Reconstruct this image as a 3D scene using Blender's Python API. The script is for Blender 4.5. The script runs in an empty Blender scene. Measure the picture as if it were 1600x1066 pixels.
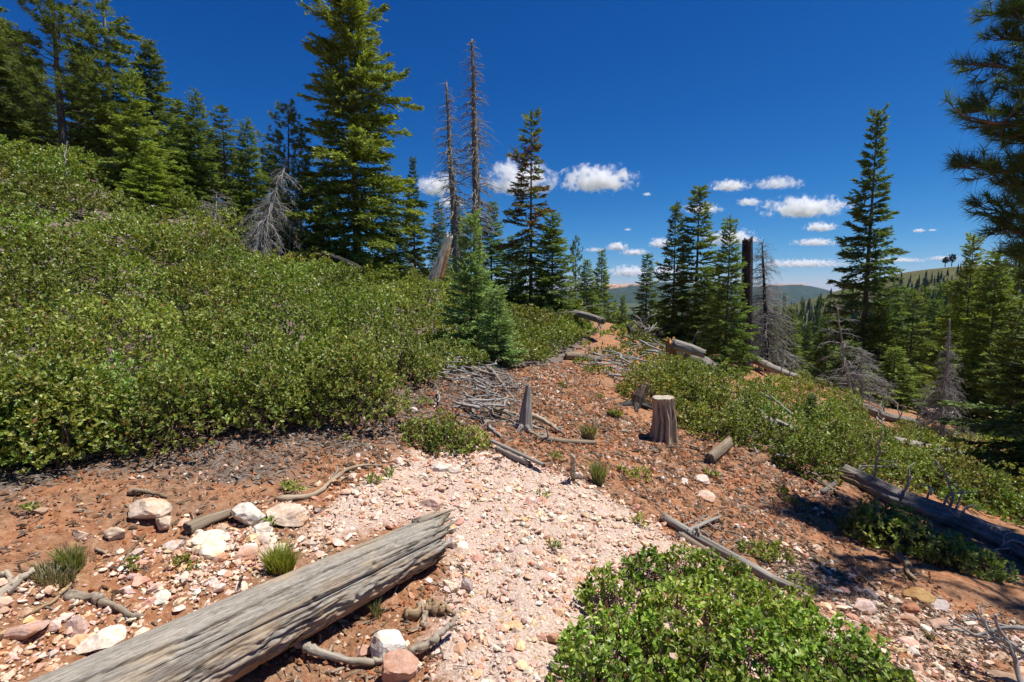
import bpy, math
import numpy as np

SC = bpy.context.scene
COL = SC.collection
rng = np.random.default_rng(11)
R = math.radians

# ------------------------------------------------------------------ camera
EYE = np.array([0.0, 0.0, 1.6])
PITCH = R(-5.6)
FPX = 800.0                     # focal length in photograph pixels (18 mm on 36 mm)
cd = bpy.data.cameras.new('camera'); cam = bpy.data.objects.new('camera', cd); COL.objects.link(cam)
cam.location = EYE; cam.rotation_euler = (R(90) + PITCH, 0, 0)
cd.sensor_width = 36; cd.lens = 18; cd.clip_start = 0.05; cd.clip_end = 80000
SC.camera = cam

# ------------------------------------------------------------------ sky, sun, exposure
SUN_EL = R(69); SUN_H = np.array([0.99, 0.13])      # the sun stands high over the right
w = bpy.data.worlds.new('World'); SC.world = w; w.use_nodes = True
nt = w.node_tree; nt.nodes.clear()
sky = nt.nodes.new('ShaderNodeTexSky'); sky.sky_type = 'NISHITA'; sky.sun_disc = False
sky.sun_elevation = SUN_EL; sky.sun_rotation = math.atan2(SUN_H[0], SUN_H[1])
sky.altitude = 2600; sky.air_density = 1.0; sky.dust_density = 0.25; sky.ozone_density = 2.6
bg = nt.nodes.new('ShaderNodeBackground'); bg.inputs['Strength'].default_value = 0.10
wo = nt.nodes.new('ShaderNodeOutputWorld')
# the deep blue of thin mountain air: one response curve per colour over the whole sky
sep = nt.nodes.new('ShaderNodeSeparateColor'); comb = nt.nodes.new('ShaderNodeCombineColor'); nt.links.new(sky.outputs[0], sep.inputs[0])
def _curve(i, g, k):
    x = sep.outputs[i]
    for op, v in (('MULTIPLY', .1366), ('POWER', g), ('MULTIPLY', k / .1366)):
        m_ = nt.nodes.new('ShaderNodeMath'); m_.operation = op; nt.links.new(x, m_.inputs[0]); m_.inputs[1].default_value = v; x = m_.outputs[0]
    nt.links.new(x, comb.inputs[i])
_curve(0, 2.3, .52); _curve(1, 1.30, .475); _curve(2, .90, .63)
nt.links.new(comb.outputs[0], bg.inputs['Color']); nt.links.new(bg.outputs[0], wo.inputs['Surface'])
ld = bpy.data.lights.new('sun', 'SUN'); ld.energy = 4.6; ld.angle = R(0.53); ld.color = (1.0, 0.955, 0.88)
sun = bpy.data.objects.new('sun', ld); COL.objects.link(sun)
from mathutils import Vector
_hn = SUN_H / np.linalg.norm(SUN_H)
sun.rotation_euler = Vector((_hn[0] * math.cos(SUN_EL), _hn[1] * math.cos(SUN_EL), math.sin(SUN_EL))).to_track_quat('Z', 'Y').to_euler()
sun.location = (20, -6, 40)
vs = SC.view_settings
SC.display_settings.display_device = 'sRGB'
vs.view_transform = 'Standard'; vs.look = 'None'; vs.exposure = 0.6; vs.gamma = 1.0; vs.use_curve_mapping = False
cy = SC.cycles
cy.max_bounces = 6; cy.diffuse_bounces = 3; cy.glossy_bounces = 2; cy.transmission_bounces = 3; cy.transparent_max_bounces = 4
cy.volume_bounces = 5
cy.use_denoising = True
cy.caustics_reflective = False; cy.caustics_refractive = False

# ------------------------------------------------------------------ small maths
_c, _s = math.cos(PITCH), math.sin(PITCH)
def ray(u, v):
    a = (u - 800.0) / FPX; b = (533.0 - v) / FPX
    return np.array([a, _c - b * _s, _s + b * _c])
def P(u, v, d): return EYE + ray(u, v) * d
def nrm(a): return a / np.maximum(np.linalg.norm(a, axis=-1, keepdims=True), 1e-9)

_perm = np.random.default_rng(3).permutation(256).astype(np.int64)
_perm = np.concatenate([_perm, _perm, _perm])
_grad = nrm(np.random.default_rng(4).normal(size=(256, 3)))
def noise(p):
    p = np.asarray(p, float); i = np.floor(p).astype(np.int64); f = p - i
    t = f * f * f * (f * (f * 6 - 15) + 10); i &= 255
    out = 0.0
    for dx in (0, 1):
        for dy in (0, 1):
            for dz in (0, 1):
                hsh = _perm[_perm[_perm[(i[..., 0] + dx) & 255] + ((i[..., 1] + dy) & 255)] + ((i[..., 2] + dz) & 255)]
                g = _grad[hsh & 255]
                d = g[..., 0] * (f[..., 0] - dx) + g[..., 1] * (f[..., 1] - dy) + g[..., 2] * (f[..., 2] - dz)
                wx = t[..., 0] if dx else 1 - t[..., 0]; wy = t[..., 1] if dy else 1 - t[..., 1]; wz = t[..., 2] if dz else 1 - t[..., 2]
                out = out + d * wx * wy * wz
    return out * 1.5
def fbm(p, o=4, gain=0.5):
    p = np.asarray(p, float); a = 1.0; s = 0.0
    for k in range(o):
        s = s + a * noise(p * (2.03 ** k) + 17.3 * k); a *= gain
    return s
def xyz(x, y, z=0.0):
    x, y = np.broadcast_arrays(np.asarray(x, float), np.asarray(y, float)); return np.stack([x, y, np.zeros_like(x) + z], -1)
def sstep(a, b, x):
    t = np.clip((x - a) / (b - a), 0, 1); return t * t * (3 - 2 * t)

# ------------------------------------------------------------------ lie of the land
_cp = []
def cp(u, v, d, drop=0.0):
    p = P(u, v, d); _cp.append((p[0], p[1], p[2] - drop))
for a in [(50, 1066, 2.1), (800, 1066, 2.1), (1500, 1066, 2.35), (1600, 900, 4.2), (1350, 860, 4.4), (850, 722, 4.6), (640, 705, 4.6), (1000, 810, 4.0),
          (700, 840, 3.3), (480, 800, 3.35), (250, 800, 3.0), (0, 900, 2.25), (0, 742, 3.3), (200, 705, 3.9), (400, 645, 4.6), (600, 650, 5.2), (600, 612, 5.7),
          (700, 598, 7.0), (820, 670, 6.0), (1035, 690, 6.2), (930, 620, 8.0), (850, 578, 8.5), (950, 530, 12), (930, 497, 18), (1000, 530, 13), (1000, 600, 9.0), (1150, 690, 6.3),
          (1300, 745, 6.0), (1450, 800, 5.4), (1600, 885, 4.5), (1485, 700, 12), (1600, 650, 20), (1400, 630, 20), (1340, 620, 17), (1240, 587, 16), (1150, 595, 12.5),
          (1050, 548, 14), (1180, 780, 5.2), (900, 900, 2.95), (1200, 900, 3.55)]: cp(*a)
for a in [(0, 535, 4.0, .75), (0, 400, 7, .8), (0, 300, 10, .8), (0, 215, 14, .8), (200, 480, 6, .8), (200, 380, 9, .8), (200, 288, 15, .8), (400, 500, 6, .7), (400, 450, 8, .75), (400, 368, 14, .8),
          (600, 480, 9, .7), (600, 425, 15, .75), (700, 520, 8.2, .55), (700, 450, 15, .7), (540, 410, 17, .7), (700, 428, 17, .7), (850, 520, 10.5, .55), (850, 488, 16, .6),
          (1100, 585, 9, .55), (1250, 600, 12, .5), (1330, 640, 9, .55), (1250, 655, 7, .55), (1600, 765, 6, .45), (1500, 705, 9, .35), (300, 322, 15, .8), (100, 248, 14.5, .8)]: cp(*a)
_cp += [(0, -3, .15), (5, 0, -1.0), (-4, 0, .9), (-10, 0, 2.4), (10, 0, -2.4), (0, -20, 0), (20, 0, -5), (-20, 0, 6), (10, 5, -2.1), (-20, 20, 7.2), (-14, 22, 5.6), (-8, 24, 3.4), (-3, 24, 1.6),
        (0, 30, -1), (-15, 32, 5.5), (-30, 32, 10.5), (10, 32, -3.6), (30, 30, -7), (0, 60, -11), (-40, 60, 6), (40, 60, -13), (-60, 20, 17), (60, 20, -14), (-60, -40, 14), (60, -40, -14), (0, -60, 0), (5, 24, -.4), (3, 20, .4)]
_cp = np.array(_cp)
_K = np.linalg.norm(_cp[:, None, :2] - _cp[None, :, :2], axis=-1)
_n = len(_cp)
_A = np.zeros((_n + 3, _n + 3)); _A[:_n, :_n] = -_K + np.eye(_n) * 0.25
_A[:_n, _n] = 1; _A[:_n, _n + 1:] = _cp[:, :2]; _A[_n, :_n] = 1; _A[_n + 1:, :_n] = _cp[:, :2].T
_W = np.linalg.solve(_A, np.concatenate([_cp[:, 2], np.zeros(3)]))
def far_h(x, y):
    r = np.hypot(x, y)
    z = -13 - 9 * sstep(60, 220, r) - 42 * sstep(380, 1500, r)
    z = z + 2.2 * noise(xyz(x / 60., y / 60., 3.1)) + 9 * noise(xyz(x / 420., y / 420., 1.7)) * sstep(300, 1500, r)
    hx, hy = 345.0, 390.0                                   # the bald topped hill over the right of the valley
    dx = (x - hx) / np.where(x < hx, 95.0, 700.0); dy = (y - hy) / 130.0
    z = z + 44 * np.exp(-(np.abs(dx) ** 2.4 + dy * dy)) 
    left = sstep(20, 200, -x) * sstep(40, 120, r)
    z = z + left * 26 * (1 - sstep(300, 900, r))
    return z
def h(x, y, fine=True):
    x = np.asarray(x, float); y = np.asarray(y, float); sh = x.shape; x = x.ravel(); y = y.ravel()
    r = np.hypot(x, y); out = np.empty_like(x)
    for i in range(0, len(x), 40000):
        sl = slice(i, i + 40000)
        d = np.hypot(x[sl, None] - _cp[None, :, 0], y[sl, None] - _cp[None, :, 1])
        out[sl] = -d @ _W[:_n] + _W[_n] + x[sl] * _W[_n + 1] + y[sl] * _W[_n + 2]
    t = sstep(38, 85, r)
    if r.max() > 38: out = out * (1 - t) + far_h(x, y) * t
    if fine: out = out + 0.035 * fbm(xyz(x * 1.7, y * 1.7, 5.0), 3) * (1 - t)
    return out.reshape(sh)
def G(u, v, dmax=70.0):
    """where the line of sight through a pixel of the photograph meets the ground"""
    d = np.geomspace(0.9, dmax, 400); q = EYE + ray(u, v)[None] * d[:, None]
    below = q[:, 2] < h(q[:, 0], q[:, 1])
    if not below.any(): return q[-1]
    k = int(np.argmax(below)); a, b = (d[k - 1] if k else .5), d[k]
    for _ in range(14):
        m = .5 * (a + b); q = EYE + ray(u, v) * m
        if q[2] < float(h(np.array([q[0]]), np.array([q[1]]))[0]): b = m
        else: a = m
    return EYE + ray(u, v) * b
def hz(x, y): return float(h(np.array([float(x)]), np.array([float(y)]))[0])
def at(u, d):
    """ground point straight below the sight line of image column u at depth d"""
    x = (u - 800.0) / FPX * d; y = d * _c
    return np.array([x, y, hz(x, y)])
def wpoly(px): return np.array([G(u, v)[:2] for u, v in px])
def inside(poly, x, y):
    x = np.asarray(x); y = np.asarray(y); c = np.zeros(x.shape, bool); j = len(poly) - 1
    for i in range(len(poly)):
        xi, yi = poly[i]; xj, yj = poly[j]
        m = ((yi > y) != (yj > y)) & (x < (xj - xi) * (y - yi) / (yj - yi + 1e-12) + xi)
        c ^= m; j = i
    return c
def pdist(poly, x, y):
    """signed distance: positive inside"""
    x = np.asarray(x, float); y = np.asarray(y, float); best = np.full(x.shape, 1e9); j = len(poly) - 1
    for i in range(len(poly)):
        a = poly[j]; b = poly[i]; ab = b - a; L = max(ab @ ab, 1e-9)
        t = np.clip(((x - a[0]) * ab[0] + (y - a[1]) * ab[1]) / L, 0, 1)
        best = np.minimum(best, np.hypot(x - a[0] - t * ab[0], y - a[1] - t * ab[1])); j = i
    return np.where(inside(poly, x, y), best, -best)

# ------------------------------------------------------------------ objects
def tag(o, label=None, cat=None, group=None, kind=None):
    if label: o['label'] = label
    if cat: o['category'] = cat
    if group: o['group'] = group
    if kind: o['kind'] = kind
    return o
def empty(name, loc, label=None, cat=None, group=None, kind=None, rz=0.0):
    o = bpy.data.objects.new(name, None); COL.objects.link(o); o.location = loc; o.rotation_euler = (0, 0, rz); o.empty_display_size = .1
    return tag(o, label, cat, group, kind)
class MB:
    """collects triangles; builds them as one mesh object"""
    def __init__(s): s.V = []; s.F = []; s.C = []; s.W = []; s.M = []; s.n = 0
    def add(s, V, F, col=None, wc=None, mi=0):
        V = np.asarray(V, float).reshape(-1, 3); F = np.asarray(F, np.int64)
        if F.shape[1] == 4: F = np.concatenate([F[:, [0, 1, 2]], F[:, [0, 2, 3]]])
        s.V.append(V); s.F.append(F + s.n); s.n += len(V)
        if col is None: col = (1, 1, 1)
        c = np.asarray(col, float)
        if c.ndim == 1: c = np.broadcast_to(c, (len(V), 3))
        s.C.append(c); s.W.append(V if wc is None else wc); s.M.append(np.full(len(F), mi, np.int32))
        return s
    def mesh(s, name, mats, smooth=True, origin=None):
        V = np.concatenate(s.V); F = np.concatenate(s.F); C = np.concatenate(s.C); W_ = np.concatenate(s.W); M = np.concatenate(s.M)
        if origin is not None: V = V - np.asarray(origin)
        me = bpy.data.meshes.new(name); me.vertices.add(len(V)); me.vertices.foreach_set('co', V.astype(np.float32).ravel())
        me.loops.add(len(F) * 3); me.loops.foreach_set('vertex_index', F.astype(np.int32).ravel())
        me.polygons.add(len(F)); me.polygons.foreach_set('loop_start', np.arange(0, len(F) * 3, 3, dtype=np.int32))
        a = me.attributes.new('col', 'FLOAT_COLOR', 'POINT'); a.data.foreach_set('color', np.concatenate([C, np.ones((len(C), 1))], 1).astype(np.float32).ravel())
        a = me.attributes.new('wc', 'FLOAT_VECTOR', 'POINT'); a.data.foreach_set('vector', W_.astype(np.float32).ravel())
        if not isinstance(mats, (list, tuple)): mats = [mats]
        for m in mats: me.materials.append(m)
        me.polygons.foreach_set('material_index', M)
        me.polygons.foreach_set('use_smooth', np.full(len(F), smooth))
        me.update(calc_edges=True); return me
    def build(s, name, mats, parent=None, smooth=True, origin=None, loc=None):
        """vertices are world positions unless origin is given; a child is expressed relative to its parent's origin"""
        if parent is not None and origin is None: origin = np.array(parent.location)
        o = bpy.data.objects.new(name, s.mesh(name, mats, smooth, origin)); COL.objects.link(o)
        if parent is not None: o.parent = parent
        elif origin is not None: o.location = origin if loc is None else loc
        return o
def child(name, me, parent, loc=(0, 0, 0), rot=(0, 0, 0), sc=(1, 1, 1)):
    o = bpy.data.objects.new(name, me); COL.objects.link(o); o.parent = parent; o.location = loc; o.rotation_euler = rot; o.scale = sc; return o

def tubes(Pts, Rad, k=5, caps=True):
    """M polylines of n points at once -> V, F, wc (wc: x runs along the grain)"""
    Pts = np.asarray(Pts, float); Rad = np.asarray(Rad, float)
    if Pts.ndim == 2: Pts = Pts[None]; Rad = Rad[None]
    M, n, _ = Pts.shape
    T = np.gradient(Pts, axis=1); T = nrm(T)
    mean = np.abs(nrm(Pts[:, -1] - Pts[:, 0])); ref = np.eye(3)[np.argmin(mean, -1)]
    N1 = nrm(np.cross(T, ref[:, None, :])); N2 = np.cross(T, N1)
    th = np.arange(k) / k * 2 * np.pi
    c = np.cos(th)[None, None, :, None]; s_ = np.sin(th)[None, None, :, None]
    V = Pts[:, :, None, :] + Rad[:, :, None, None] * (N1[:, :, None, :] * c + N2[:, :, None, :] * s_)
    L = np.concatenate([np.zeros((M, 1)), np.cumsum(np.linalg.norm(np.diff(Pts, axis=1), axis=-1), 1)], 1)
    off = rng.uniform(0, 50, (M, 1, 1))
    wc = np.stack([np.broadcast_to(L[:, :, None] + off, (M, n, k)), Rad[:, :, None] * np.cos(th) + off, Rad[:, :, None] * np.sin(th) + 0 * off], -1)
    i = np.arange(n - 1)[:, None] * k; j = np.arange(k)[None]; j2 = (j + 1) % k
    q = np.stack([i + j, i + j2, i + k + j2, i + k + j], -1).reshape(-1, 4)
    F = (q[None] + (np.arange(M) * n * k)[:, None, None]).reshape(-1, 4)
    F = np.concatenate([F[:, [0, 1, 2]], F[:, [0, 2, 3]]])
    if caps:
        cap = np.array([[0, a + 1, a] for a in range(1, k - 1)] + [[(n - 1) * k, (n - 1) * k + a, (n - 1) * k + a + 1] for a in range(1, k - 1)])
        F = np.concatenate([F, (cap[None] + (np.arange(M) * n * k)[:, None, None]).reshape(-1, 3)])
    return V.reshape(-1, 3), F, wc.reshape(-1, 3)

def leaves(pos, axis, up, L, Wd, near=False):
    """batch of leaves with a fold along the midrib; returns V, F, verts per leaf"""
    ax = nrm(axis); side = nrm(np.cross(ax, up)); nn = np.cross(side, ax)
    L = np.asarray(L)[:, None]; Wd = np.asarray(Wd)[:, None]
    if near:
        pts = [pos, pos + ax * L * .38 + side * Wd * .5 + nn * Wd * .14, pos + ax * L * .75 + side * Wd * .42 + nn * Wd * .10, pos + ax * L - nn * L * .06,
               pos + ax * L * .75 - side * Wd * .42 + nn * Wd * .10, pos + ax * L * .38 - side * Wd * .5 + nn * Wd * .14]
        f = np.array([[0, 1, 2], [0, 2, 3], [0, 3, 4], [0, 4, 5]])
    else:
        pts = [pos, pos + ax * L * .55 + side * Wd * .5 + nn * Wd * .15, pos + ax * L, pos + ax * L * .55 - side * Wd * .5 + nn * Wd * .15]
        f = np.array([[0, 1, 2], [0, 2, 3]])
    k = len(pts); V = np.stack(pts, 1).reshape(-1, 3)
    F = (f[None] + (np.arange(len(pos)) * k)[:, None, None]).reshape(-1, 3)
    return V, F, k

# ------------------------------------------------------------------ materials
def newmat(name):
    m = bpy.data.materials.new(name); m.use_nodes = True; m.node_tree.nodes.clear(); return m, m.node_tree
class NT:
    def __init__(s, t): s.t = t
    def n(s, typ, **kw):
        x = s.t.nodes.new(typ)
        for k, v in kw.items():
            if k in x.inputs.keys() and not hasattr(type(x), k): x.inputs[k].default_value = v
            else:
                try: setattr(x, k, v)
                except Exception: x.inputs[k].default_value = v
        return x
    def l(s, a, b): s.t.links.new(a, b)
    def attr(s, name): return s.n('ShaderNodeAttribute', attribute_name=name)
    def noise(s, vec, scale, detail=4.0, rough=.55, dist=0.0):
        x = s.n('ShaderNodeTexNoise'); x.inputs['Scale'].default_value = scale; x.inputs['Detail'].default_value = detail; x.inputs['Roughness'].default_value = rough; x.inputs['Distortion'].default_value = dist
        if vec is not None: s.l(vec, x.inputs['Vector'])
        return x.outputs['Fac']
    def ramp(s, fac, stops):
        x = s.n('ShaderNodeValToRGB'); e = x.color_ramp.elements
        while len(e) < len(stops): e.new(.5)
        for el, (p, c) in zip(e, stops): el.position = p; el.color = (*c, 1) if len(c) == 3 else c
        s.l(fac, x.inputs[0]); return x.outputs[0]
    def mix(s, fac, a, b, mode='MIX'):
        x = s.n('ShaderNodeMix', data_type='RGBA', blend_type=mode)
        for sock, val in ((x.inputs[0], fac), (x.inputs[6], a), (x.inputs[7], b)):
            if hasattr(val, 'links'): s.l(val, sock)
            elif isinstance(val, (int, float)): sock.default_value = val
            else: sock.default_value = (*val, 1)
        return x.outputs[2]
    def math(s, op, a, b=0.0):
        x = s.n('ShaderNodeMath', operation=op)
        for sock, val in ((x.inputs[0], a), (x.inputs[1], b)):
            if hasattr(val, 'links'): s.l(val, sock)
            else: sock.default_value = val
        return x.outputs[0]
    def scale(s, vec, v):
        x = s.n('ShaderNodeMapping'); s.l(vec, x.inputs['Vector']); x.inputs['Scale'].default_value = v; return x.outputs[0]
    def bump(s, hgt, dist, strength=1.0, normal=None):
        x = s.n('ShaderNodeBump'); x.inputs['Distance'].default_value = dist; x.inputs['Strength'].default_value = strength; s.l(hgt, x.inputs['Height'])
        if normal is not None: s.l(normal, x.inputs['Normal'])
        return x.outputs[0]
    def out(s, shader, sock='Surface'):
        o = s.t.nodes.new('ShaderNodeOutputMaterial'); s.l(shader, o.inputs[sock])
    def bsdf(s, col, rough=.9, spec=.2, normal=None):
        x = s.n('ShaderNodeBsdfPrincipled'); x.inputs['Roughness'].default_value = rough; x.inputs['Specular IOR Level'].default_value = spec
        if hasattr(col, 'links'): s.l(col, x.inputs['Base Color'])
        else: x.inputs['Base Color'].default_value = (*col, 1)
        if normal is not None: s.l(normal, x.inputs['Normal'])
        return x.outputs[0]

def leaf_mat(name, trans=.25, rough=.45, spec=.5, objcol=False):
    m, t = newmat(name); N = NT(t); c = N.attr('col').outputs['Color']
    if objcol: c = N.mix(1.0, c, N.n('ShaderNodeObjectInfo').outputs['Color'], 'MULTIPLY')
    b = N.bsdf(c, rough, spec)
    tr = N.n('ShaderNodeBsdfTranslucent'); N.l(N.mix(1.0, c, (1.25, 1.2, .5), 'MULTIPLY'), tr.inputs['Color'])
    mx = N.n('ShaderNodeMixShader'); mx.inputs[0].default_value = trans; N.l(b, mx.inputs[1]); N.l(tr.outputs[0], mx.inputs[2]); N.out(mx.outputs[0]); return m
M_LEAF = leaf_mat('manzanita_leaf', .30, .42, .38)
M_NEEDLE = leaf_mat('conifer_needles', .30, .6, .25, True)
M_GRASS = leaf_mat('grass_blades', .3, .6, .3)

def wood_mat(name, dark, mid, light, grain=(5, 60, 60), bump=.006, blotch=None, checks=False):
    m, t = newmat(name); N = NT(t); wc = N.attr('wc').outputs['Vector']
    g = N.noise(N.scale(wc, grain), 1.0, 6, .62, .6); g2 = N.noise(N.scale(wc, (grain[0] * .4, grain[1] * .25, grain[2] * .25)), 1.0, 4, .6, .3)
    f = N.math('ADD', N.math('MULTIPLY', g, .65), N.math('MULTIPLY', g2, .35))
    if checks:                                             # drying cracks that run with the grain, and a fleck of finer grain
        ck = N.noise(N.scale(wc, (1.5, 26, 26)), 1.0, 4, .55, .35); ck = N.math('ABSOLUTE', N.math('SUBTRACT', ck, .5))
        ck = N.ramp(ck, [(.0, (0, 0, 0)), (.016, (.35, .35, .35)), (.034, (1, 1, 1))]); g3 = N.noise(N.scale(wc, (40, 330, 330)), 1.0, 4, .7)
        ms = N.ramp(N.noise(N.scale(wc, (2.2, 9, 9)), 1.0, 2, .5), [(.50, (0, 0, 0)), (.60, (1, 1, 1))]); f = N.math('ADD', N.math('ADD', N.math('MULTIPLY', g, .42), N.math('MULTIPLY', g2, .16)), N.math('MULTIPLY', g3, .42)); f = N.math('SUBTRACT', f, N.math('MULTIPLY', N.math('MULTIPLY', N.math('SUBTRACT', 1.0, ck), ms), .26))
    c = N.ramp(f, [(.34, dark), (.46, mid), (.62, light)])
    if blotch is not None:
        bl = N.noise(N.scale(wc, (3, 9, 9)), 1.0, 4, .6)
        c = N.mix(N.ramp(bl, [(.5, (0, 0, 0)), (.64, (1, 1, 1))]), c, N.mix(.5, c, blotch))
    if checks:                                             # the underside has rotted to orange brown
        sx = N.n('ShaderNodeSeparateXYZ'); N.l(wc, sx.inputs[0]); lowz = N.math('ADD', N.math('MULTIPLY', sx.outputs[2], -6.0), N.math('MULTIPLY', N.math('SUBTRACT', N.noise(N.scale(wc, (5, 22, 22)), 1.0, 4, .6), .5), 1.6))
        c = N.mix(N.ramp(lowz, [(.12, (0, 0, 0)), (.7, (.8, .8, .8))]), c, N.mix(1.0, c, (1.25, .80, .48), 'MULTIPLY'))
    c = N.mix(1.0, c, N.attr('col').outputs['Color'], 'MULTIPLY')
    N.out(N.bsdf(c, .9, .12, N.bump(f, bump, .9))); return m
M_GREY = wood_mat('weathered_wood', (.075, .065, .056), (.23, .21, .185), (.40, .375, .335), blotch=(.24, .19, .13))
M_LOG = wood_mat('log_wood', (.06, .052, .044), (.245, .218, .180), (.43, .39, .33), (13, 150, 150), .007, blotch=(.42, .29, .165), checks=True)
M_TWIG = wood_mat('bleached_twigs', (.12, .112, .104), (.24, .226, .21), (.37, .35, .33), (20, 120, 120), .001)
M_BARK = wood_mat('conifer_bark', (.04, .032, .027), (.115, .090, .076), (.21, .172, .15), (7, 22, 22), .015)
M_OLDBARK = wood_mat('bark_flakes', (.055, .045, .038), (.16, .14, .12), (.29, .265, .24), (14, 30, 30), .012)
M_CHAR = wood_mat('charred_wood', (.008, .0075, .007), (.026, .024, .022), (.10, .092, .085), (8, 45, 45), .01)
M_BROWN = wood_mat('brown_wood', (.06, .043, .03), (.19, .145, .10), (.33, .265, .195), (6, 70, 70), .005)
M_RUST = wood_mat('rotten_orange_wood', (.10, .045, .018), (.36, .17, .06), (.50, .32, .17), (6, 50, 50), .008)
M_STEM = wood_mat('manzanita_stems', (.05, .022, .016), (.13, .058, .042), (.26, .20, .18), (14, 90, 90), .001)

def stone_mat(name, objcol):
    m, t = newmat(name); N = NT(t); tc = N.n('ShaderNodeNewGeometry').outputs['Position']
    c = N.n('ShaderNodeObjectInfo').outputs['Color'] if objcol else N.attr('col').outputs['Color']
    f = N.noise(tc, 38, 5, .65); f2 = N.noise(tc, 9, 3, .6)
    c = N.mix(N.ramp(f, [(.33, (.9, .9, .9)), (.62, (0, 0, 0))]), c, N.mix(1.0, c, (.70, .62, .55), 'MULTIPLY'))
    c = N.mix(N.ramp(f2, [(.48, (0, 0, 0)), (.68, (.75, .75, .75))]), c, N.mix(1.0, c, (.90, .68, .50), 'MULTIPLY'))
    N.out(N.bsdf(c, .92, .15, N.bump(N.noise(tc, 70, 6, .7), .006, .8))); return m
M_STONE = stone_mat('loose_stone', False); M_STONEO = stone_mat('single_stone', True)

def ground_mat():
    m, t = newmat('slope_soil'); N = NT(t); pos = N.n('ShaderNodeNewGeometry').outputs['Position']
    a = N.attr('col').outputs['Color']; sep = N.n('ShaderNodeSeparateColor'); N.l(a, sep.inputs[0])
    litter, gravel, far = sep.outputs[0], sep.outputs[1], sep.outputs[2]
    n1 = N.noise(pos, 1.3, 6, .65); n2 = N.noise(pos, 17, 5, .7); n3 = N.noise(pos, 75, 4, .7)
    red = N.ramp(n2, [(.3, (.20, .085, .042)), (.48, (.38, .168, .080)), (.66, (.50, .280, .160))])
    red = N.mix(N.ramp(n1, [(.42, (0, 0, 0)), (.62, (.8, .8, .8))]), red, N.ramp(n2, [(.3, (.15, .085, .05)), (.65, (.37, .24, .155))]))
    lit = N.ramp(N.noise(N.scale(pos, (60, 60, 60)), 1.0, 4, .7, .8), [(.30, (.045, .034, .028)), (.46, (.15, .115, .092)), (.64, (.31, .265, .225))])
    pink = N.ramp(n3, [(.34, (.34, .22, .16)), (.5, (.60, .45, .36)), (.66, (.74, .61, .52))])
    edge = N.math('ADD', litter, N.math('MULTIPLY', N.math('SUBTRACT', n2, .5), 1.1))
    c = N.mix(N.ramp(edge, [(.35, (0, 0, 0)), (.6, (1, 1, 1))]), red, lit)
    eg = N.math('ADD', gravel, N.math('MULTIPLY', N.math('SUBTRACT', n2, .5), .6))
    c = N.mix(N.ramp(eg, [(.4, (0, 0, 0)), (.6, (1, 1, 1))]), c, pink)
    nf = N.noise(N.scale(pos, (.05, .05, .05)), 1.0, 6, .65); nf2 = N.noise(N.scale(pos, (.5, .5, .5)), 1.0, 5, .7)
    fr = N.ramp(nf2, [(.3, (.022, .036, .012)), (.5, (.052, .070, .025)), (.7, (.115, .108, .055))])
    fr = N.mix(N.ramp(nf, [(.5, (0, 0, 0)), (.66, (.7, .7, .7))]), fr, (.12, .125, .05))
    c = N.mix(far, c, fr)
    hgt = N.math('ADD', N.math('MULTIPLY', n2, 1.0), N.math('MULTIPLY', n3, .35))
    N.out(N.bsdf(c, .97, .08, N.bump(hgt, .045, .9))); return m
M_GROUND = ground_mat()

# ================================================================== THE GROUND
GRAVEL = wpoly([(470, 852), (500, 800), (560, 755), (610, 728), (640, 704), (770, 698), (860, 735), (910, 752), (985, 800), (1060, 850), (1180, 905), (1290, 962), (1420, 1045), (1560, 1064), (1500, 1066), (800, 1066), (700, 1062), (665, 1010), (690, 930), (712, 850), (690, 800)])
# let the bed run on under and behind the photographer
GRAVEL = np.concatenate([GRAVEL[:13], np.array([[2.6, 1.55], [1.6, .6], [-.2, .9]]), GRAVEL[16:]])
GRAVEL_L = wpoly([(-60, 960), (60, 945), (160, 925), (220, 870), (300, 840), (400, 810), (480, 850), (440, 900), (360, 950), (180, 1000), (40, 1062), (-80, 1066)])
GULLY = wpoly([(1150, 850), (1180, 830), (1290, 870), (1400, 930), (1600, 975), (1680, 1060), (1500, 1066), (1420, 1040), (1290, 960), (1190, 905)])
LITTER = wpoly([(-70, 770), (100, 748), (250, 738), (420, 742), (560, 718), (640, 690), (800, 660), (815, 610), (760, 575), (700, 560), (600, 590), (400, 640), (200, 690), (120, 715), (-70, 745)])
def mk_thicket(front, back): return np.concatenate([wpoly(front), np.array(back)])
THICKET = mk_thicket([(-60, 790), (10, 768), (70, 758), (120, 745), (190, 722), (240, 712), (290, 715), (340, 692), (400, 682), (440, 680), (520, 664), (570, 652), (600, 610), (640, 600), (705, 600), (722, 575), (750, 560), (800, 572), (850, 575), (885, 558), (915, 530), (925, 505)],
                     [(2.2, 20.5), (-2, 22.5), (-6, 22), (-11, 21.5), (-17, 19.5), (-21, 17), (-15, 11), (-8, 5.2), (-5.2, 3.2)])

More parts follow.
